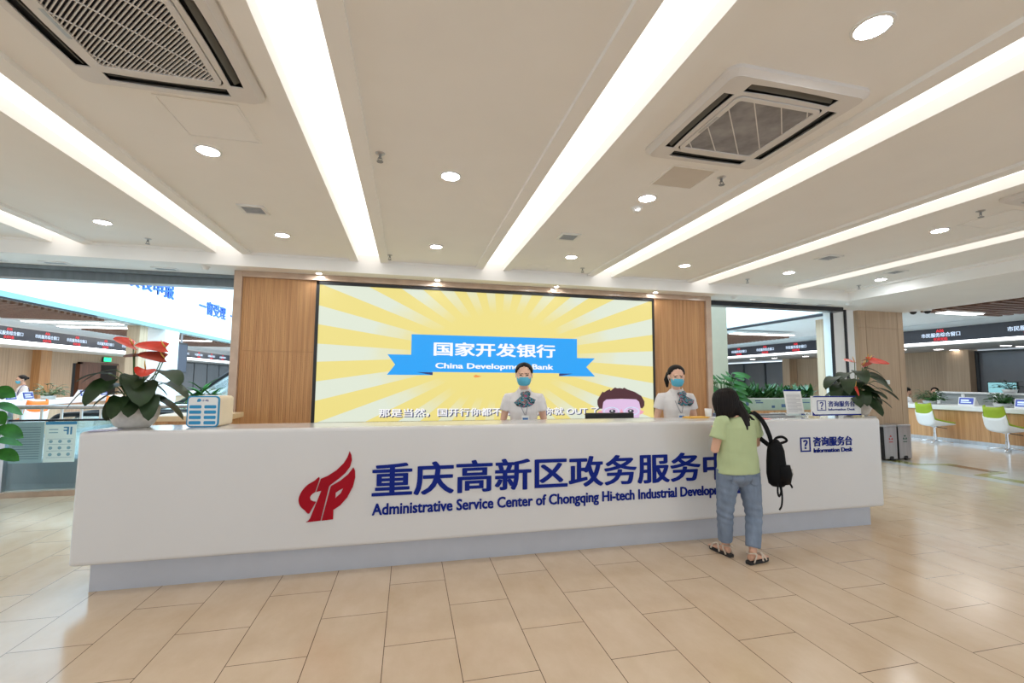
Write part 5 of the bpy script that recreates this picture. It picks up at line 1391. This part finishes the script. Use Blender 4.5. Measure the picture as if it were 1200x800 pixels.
# long hair: cap plus locks falling over the shoulders
h = BM()
loft(h, [((2.806, 3.50, 1.481), 0.030, 0.034), ((2.806, 3.497, 1.470), 0.066, 0.070), ((2.806, 3.492, 1.445), 0.094, 0.096), ((2.806, 3.484, 1.40), 0.112, 0.108), ((2.806, 3.474, 1.35), 0.117, 0.108), ((2.806, 3.464, 1.30), 0.114, 0.098), ((2.803, 3.456, 1.255), 0.106, 0.080), ((2.80, 3.452, 1.225), 0.094, 0.062)], 28, YV)
for pts, ra, rb in (([(2.875, 3.43, 1.36), (2.888, 3.39, 1.29), (2.894, 3.352, 1.215), (2.888, 3.322, 1.125)], 0.052, 0.034), ([(2.90, 3.44, 1.34), (2.925, 3.40, 1.27), (2.928, 3.362, 1.205), (2.912, 3.33, 1.15)], 0.040, 0.030), ([(2.90, 3.46, 1.32), (2.95, 3.42, 1.26), (2.985, 3.385, 1.222), (3.005, 3.362, 1.20)], 0.030, 0.020), ([(2.74, 3.46, 1.32), (2.725, 3.47, 1.24), (2.735, 3.52, 1.17)], 0.036, 0.036)):
    p = curve3(pts, 4); n = len(p)
    loft(h, [(q, ra*(1-0.74*(i/(n-1))**1.6), rb*(1-0.74*(i/(n-1))**1.6)) for i, q in enumerate(p)], 12, YV)
bmesh.ops.translate(h, verts=h.verts[:], vec=-V((2.87, 3.40, 0)))
hr = fuse('hair', h, MT['hair'], cu, 0.006, 5, 0.8)
for v in hr.data.vertices:      # fine vertical strands
    c = v.co; a = math.atan2(c.y-0.07, c.x+0.064)
    v.co = c + v.normal*(0.0022*math.sin(a*34+3*mnoise.noise(V((a*3, c.z*2, 0)))) + 0.002*mnoise.noise(V((a*9, c.z*3, 1))))
# T-shirt
b = BM()
loft(b, [((2.875, 3.43, 0.745), 0.200, 0.140), ((2.873, 3.43, 0.80), 0.192, 0.137), ((2.87, 3.43, 0.93), 0.180, 0.128), ((2.87, 3.425, 1.06), 0.176, 0.118), ((2.872, 3.42, 1.15), 0.172, 0.102), ((2.868, 3.42, 1.205), 0.125, 0.080), ((2.86, 3.42, 1.238), 0.076, 0.062)], 28, YV)
for sh, el_ in ((LSh, LEl), (RSh, REl)):
    loft(b, [(sh.lerp(V((2.87, 3.42, 1.19)), 0.3)+V((0, 0, 0.008)), 0.062), (sh, 0.064), (sh.lerp(el_, 0.35), 0.066), (sh.lerp(el_, 0.6), 0.072)], 16)
bmesh.ops.translate(b, verts=b.verts[:], vec=-V((2.87, 3.40, 0)))
o = fuse('t_shirt', b, MT['tee'], cu, 0.008, 3, 0.7)
# soft creases across the back
for v in o.data.vertices:
    c = v.co
    w = math.sin(c.z*34 + c.x*16 + 2.5*mnoise.noise(V((c.x*5, 1.3, c.z*5))))*0.5 + mnoise.noise(V((c.x*9, c.y*9, c.z*14)))*0.7
    k = max(0.0, min(1.0, (1.12-c.z)/0.2))
    nrm = v.normal
    v.co = c + nrm*(0.0045*w*k)
# jeans
b = BM()
loft(b, [((2.87, 3.43, 0.625), 0.035, 0.05), ((2.87, 3.43, 0.65), 0.10, 0.085), ((2.87, 3.43, 0.70), 0.178, 0.128), ((2.87, 3.43, 0.78), 0.176, 0.126), ((2.87, 3.43, 0.86), 0.150, 0.110)], 26, YV)
for hp, kn, an in ((LHp, LKn, LAn), (RHp, RKn, RAn)):
    cuff = kn.lerp(an, 0.86)
    loft(b, [(hp+V((0, 0, 0.03)), 0.098), (hp.lerp(kn, 0.3), 0.092), (hp.lerp(kn, 0.7), 0.078), (kn, 0.069), (kn.lerp(an, 0.4), 0.066), (cuff, 0.060)], 18)
bmesh.ops.translate(b, verts=b.verts[:], vec=-V((2.87, 3.40, 0)))
o = fuse('jeans', b, MT['denim'], cu, 0.0075, 3, 0.7)
for v in o.data.vertices:
    c = v.co
    k = math.exp(-((c.z-0.40)/0.16)**2) + 0.5*math.exp(-((c.z-0.64)/0.07)**2)
    v.co = c + v.normal*(0.004*k*math.sin(c.z*95 + c.x*20 + 3*mnoise.noise(V((c.x*6, c.y*6, c.z*6)))))
from mathutils.bvhtree import BVHTree
tree = BVHTree.FromPolygons([v.co for v in o.data.vertices], [p.vertices for p in o.data.polygons])
for sx in (-0.082, 0.082):
    b = BM(); rows = []
    for r_ in range(7):
        v = r_/6; zz = 0.728-0.085*v; hw = 0.050 if v < 0.7 else 0.050*(1-0.75*(v-0.7)/0.3); row = []
        for q in range(7):
            u = sx + hw*(-1+q/3)
            h_ = tree.ray_cast(V((u, -1, zz)), V((0, 1, 0)))[0]
            row.append(b.verts.new(h_ + V((0, -0.0025, 0))))
        rows.append(row)
    for A_, B_ in zip(rows, rows[1:]):
        for q in range(6): b.faces.new((A_[q], A_[q+1], B_[q+1], B_[q]))
    pk = obj('back_pocket', b, MT['denim'], o, smooth=True); md = pk.modifiers.new('s', 'SOLIDIFY'); md.thickness = 0.003; md.offset = 1
# sandals
for an, td, nm in ((LAn, V((-0.10, 1, 0)), 'L'), (RAn, V((1, 0.28, 0)), 'R')):
    td = td.normalized(); sd = td.cross(V((0, 0, 1))); O = V((2.87, 3.40, 0)); base = V((an.x, an.y, 0))-O
    prof = catmull([(-0.068, -0.026), (-0.075, 0), (-0.068, 0.026), (0.0, 0.033), (0.09, 0.045), (0.155, 0.040), (0.185, 0.012), (0.180, -0.015), (0.14, -0.040), (0.06, -0.040), (0.0, -0.033)], 4)
    b = prism(BM(), prof, 0.001, 0.026, lambda u, v, s: tuple(base+td*u+sd*v+V((0, 0, s)))); so = obj('sandal', b, MT['sole'], cu, bevel=0.004)
    b = BM()
    for L_ in ([(0.13, -0.046, 0.02), (0.125, -0.02, 0.058), (0.10, 0.015, 0.068), (0.07, 0.046, 0.02)], [(0.12, 0.046, 0.02), (0.105, 0.02, 0.062), (0.07, -0.015, 0.078), (0.03, -0.042, 0.02)], [(-0.04, -0.036, 0.02), (-0.01, -0.038, 0.085), (-0.065, -0.01, 0.095), (-0.066, 0.012, 0.095), (-0.01, 0.038, 0.085), (-0.04, 0.036, 0.02)]):
        p = [base+td*q[0]+sd*q[1]+V((0, 0, q[2])) for q in curve3(L_, 5)]
        loft(b, [(q, 0.0035, 0.010) for q in p], 8, td)
    obj('strap', b, MT['strap_beige'], so, smooth=True)

# black backpack hanging from her right shoulder
bp = thing('backpack', 'black backpack hanging from the right shoulder of the woman in green', 'backpack', (3.19, 3.33, 0.65))
def bpart(nm, bm, m, **k): return obj(nm, bm, m, bp, world=True, **k)
b = BM(); K = [(0.63, 0.050, 0.045), (0.655, 0.078, 0.066), (0.74, 0.088, 0.075), (0.85, 0.082, 0.07), (0.94, 0.074, 0.060), (1.0, 0.056, 0.046), (1.035, 0.028, 0.026)]
loft(b, [((3.185+0.04*(0.85-z)+0.0*z, 3.33, z), ra, rb) for z, ra, rb in K], 22, YV)
for v in b.verts:
    v.co += V((mnoise.noise(v.co*16), mnoise.noise(v.co*16+V((5, 0, 0))), 0))*0.010
bpart('pack', b, MT['bag'], smooth=True)
b = loft(BM(), [((3.215, 3.268, 0.66), 0.050, 0.022), ((3.212, 3.255, 0.74), 0.060, 0.030), ((3.205, 3.258, 0.82), 0.050, 0.022)], 14, YV); bpart('front_pocket', b, MT['bag'], smooth=True)
b = tube(BM(), [(3.262, 3.245, 0.79), (3.264, 3.238, 0.74)], 0.006, 8); bpart('zip_pull', b, MT['steel'], smooth=True)
b = BM(); p = curve3([(3.15, 3.34, 1.0), (3.11, 3.318, 1.08), (3.065, 3.332, 1.19), (3.038, 3.385, 1.258), (3.035, 3.44, 1.262), (3.06, 3.50, 1.20), (3.12, 3.47, 1.06), (3.16, 3.38, 0.98)], 6)
loft(b, [(q, 0.024, 0.006) for q in p], 10, YV); bpart('shoulder_strap', b, MT['bag'], smooth=True)
b = BM(); p = curve3([(3.145, 3.32, 1.0), (3.16, 3.30, 1.05), (3.22, 3.29, 1.062), (3.268, 3.29, 1.03), (3.22, 3.30, 1.008), (3.17, 3.31, 0.995)], 5)
loft(b, [(q, 0.012, 0.006) for q in p], 8, YV); bpart('carry_handle', b, MT['bag'], smooth=True)
b = BM()
for L_ in ([(3.15, 3.28, 0.68), (3.13, 3.27, 0.60), (3.145, 3.27, 0.56), (3.17, 3.275, 0.60), (3.165, 3.285, 0.66)], [(3.175, 3.28, 0.66), (3.18, 3.275, 0.56), (3.165, 3.27, 0.48), (3.14, 3.27, 0.445)], [(3.24, 3.27, 0.68), (3.265, 3.265, 0.65), (3.28, 3.265, 0.625)]):
    p = curve3(L_, 5); loft(b, [(q, 0.010, 0.003) for q in p], 8, YV)
bpart('loose_strap', b, MT['bag'], smooth=True)

# clerks in the halls behind
def clerk(label, loc, rz, shirt, standing, masked):
    t = thing('person', label, 'person', loc, rz)
    z0 = 0.0 if standing else -0.20
    HT2 = Matrix.Translation((0, -0.02, 1.365+z0)) @ Matrix.Rotation(rad(6), 4, 'X')
    b = BM(); head(b, HT2, 0.98)
    loft(b, [((0, 0.01, 1.28+z0), 0.05, 0.05), ((0, 0.0, 1.40+z0), 0.048, 0.05)], 14, YV)
    loft(b, [((0, 0.01, 0.76+z0), 0.14, 0.1), ((0, 0.01, 0.84+z0), 0.15, 0.105), ((0, 0, 0.98+z0), 0.115, 0.085), ((0, 0, 1.2+z0), 0.145, 0.095), ((0, 0.01, 1.27+z0), 0.11, 0.065), ((0, 0.01, 1.3+z0), 0.05, 0.045)], 20, YV)
    arms = []
    for sx in (-1, 1):
        sh = V((sx*0.16, 0.01, 1.245+z0)); e = V((sx*0.21, -0.02, 1.0+z0)); w = V((sx*0.12, -0.24, 1.02+z0))
        loft(b, [(sh, 0.044), (sh.lerp(e, 0.6), 0.038), (e, 0.034), (e.lerp(w, 0.4), 0.033), (w, 0.021)], 12); arms.append((sh, e))
        hand(b, w, (-sx*0.2, -1, 0), (0, 0, 1), 0.9, 0.3, -sx)
        if standing:
            hp = V((sx*0.075, 0.01, 0.79)); kn = V((sx*0.075, 0.0, 0.43)); an = V((sx*0.07, 0.03, 0.08))
        else:
            hp = V((sx*0.08, 0.0, 0.62)); kn = V((sx*0.09, -0.36, 0.56)); an = V((sx*0.09, -0.30, 0.12))
        loft(b, [(hp, 0.078), (hp.lerp(kn, 0.5), 0.066), (kn, 0.05)], 14); loft(b, [(kn, 0.049), (kn.lerp(an, 0.3), 0.047), (an, 0.03)], 14)
        loft(b, [(an+V((0, 0.04, -0.03)), 0.028, 0.028), (an+V((0, -0.03, -0.04)), 0.034, 0.026), (an+V((0, -0.13, -0.062)), 0.034, 0.014)], 12, V((0, 0, 1)))
    fuse('body', b, MT['skin'], t, 0.009, 2, 0.6)
    face_bits(t, HT2, 0.98); hair_cap(t, HT2, 0.99, True, False)
    if masked: mask(t, HT2, 0.98)
    b = BM(); loft(b, [((0, 0.01, 0.80+z0), 0.17, 0.122), ((0, 0, 0.98+z0), 0.14, 0.105), ((0, 0, 1.2+z0), 0.158, 0.112), ((0, 0.01, 1.27+z0), 0.125, 0.078), ((0, 0.01, 1.31+z0), 0.066, 0.056)], 20, YV)
    for sh, e in arms: loft(b, [(sh*0.9+V((0, 0, 0.1*(1.245+z0))), 0.055), (sh, 0.056), (sh.lerp(e, 0.6), 0.056)], 14)
    fuse('shirt', b, shirt, t, 0.009, 3, 0.7)
    b = BM()
    for sx in (-1, 1):
        if standing:
            loft(b, [(V((sx*0.07, 0.01, 0.83)), 0.105), (V((sx*0.078, 0.0, 0.43)), 0.068), (V((sx*0.072, 0.03, 0.10)), 0.055)], 16)
        else:
            loft(b, [(V((sx*0.07, 0.02, 0.63)), 0.10), (V((sx*0.09, -0.38, 0.56)), 0.068)], 16); loft(b, [(V((sx*0.09, -0.36, 0.58)), 0.064), (V((sx*0.09, -0.30, 0.14)), 0.05)], 16)
    if standing: loft(b, [((0, 0.01, 0.72), 0.15, 0.11), ((0, 0.01, 0.86), 0.155, 0.115)], 18, YV)
    else: loft(b, [((0, 0.02, 0.56), 0.14, 0.12), ((0, 0.01, 0.68), 0.16, 0.12)], 18, YV)
    fuse('trousers', b, MT['skirt'], t, 0.01, 3, 0.7)
    return t
t = clerk('clerk in white shirt and blue mask standing behind the left counter', (-10.35, 14.9, 0), rad(-40), MT['blouse'], True, True)
b = BM(); p = curve3([(0.06, -0.115, 1.02), (0.10, -0.09, 1.2), (0.085, 0.0, 1.325), (0.10, 0.10, 1.2), (0.08, 0.12, 1.0)], 5); loft(b, [(q, 0.014, 0.004) for q in p], 8, YV); obj('strap', b, MT['navy'], t, smooth=True)
def stool(label, loc, rz):
    t = thing('office_chair', label, 'chair', loc, rz)
    obj('seat', box(BM(), -0.22, 0.22, -0.22, 0.22, 0.41, 0.465), MT['black'], t, bevel=0.02)
    obj('backrest', box(BM(), -0.2, 0.2, 0.255, 0.285, 0.58, 0.94), MT['black'], t, bevel=0.02)
    obj('column', tube(BM(), [(0, 0, 0.05), (0, 0, 0.47)], 0.025), MT['blacksatin'], t)
    obj('support', tube(BM(), [(0, 0.1, 0.46), (0, 0.3, 0.50), (0, 0.3, 0.76)], 0.018), MT['blacksatin'], t)
    for k in range(5): a = rad(72*k); obj('leg', tube(BM(), [(0, 0, 0.06), (0.27*math.cos(a), 0.27*math.sin(a), 0.03)], 0.022), MT['blacksatin'], t)
for px, py, rz, w, sh in ((14.98, 10.55, 60, 'seated clerk in white shirt beside the oak pillar, behind the right counter', MT['blouse']), (16.0, 10.45, -60, 'seated clerk whose hair shows above the white partition', MT['skirt'])):
    clerk(w, (px, py, 0), rad(rz), sh, False, False)
    stool('black office chair under the ' + ('clerk beside the oak pillar' if px < 15.3 else 'clerk behind the white partition'), (px, py, 0), rad(rz))

# groups for the repeats
GROUPS = {'swivel_chair': 'swivel chairs at the service counters', 'counter_display': 'blue number displays on the counters', 'recycling_bin': 'steel bins beside the pillar', 'ceiling_vent': 'small ceiling air vents', 'sprinkler': 'ceiling sprinklers',
          'smoke_detector': 'white smoke detectors', 'ceiling_air_conditioner': 'ceiling cassette air conditioners', 'cove_light': 'glowing ceiling coves', 'ceiling_light_panel': 'light panels in the service halls', 'access_panel': 'ceiling access panels',
          'potted_anthurium': 'anthuriums on the desk', 'potted_plant': 'small plants on the counters', 'poster': 'posters on the glass railing', 'wall_lettering': 'blue lettering on the parapet', 'dome_camera': 'dome cameras', 'bullet_camera': 'bullet cameras',
          'service_counter': 'service counters', 'escalator': 'escalators', 'ceiling_grille': 'brown slatted ceiling fields', 'led_ticker_board': 'LED ticker boards', 'office_chair': 'office chairs behind the right counter', 'paper_sheet': 'loose sheets on the desk'}
for o in C.objects:
    k = o.name.split('.')[0]
    if o.parent is None and k in GROUPS and 'group' not in o: o['group'] = GROUPS[k]
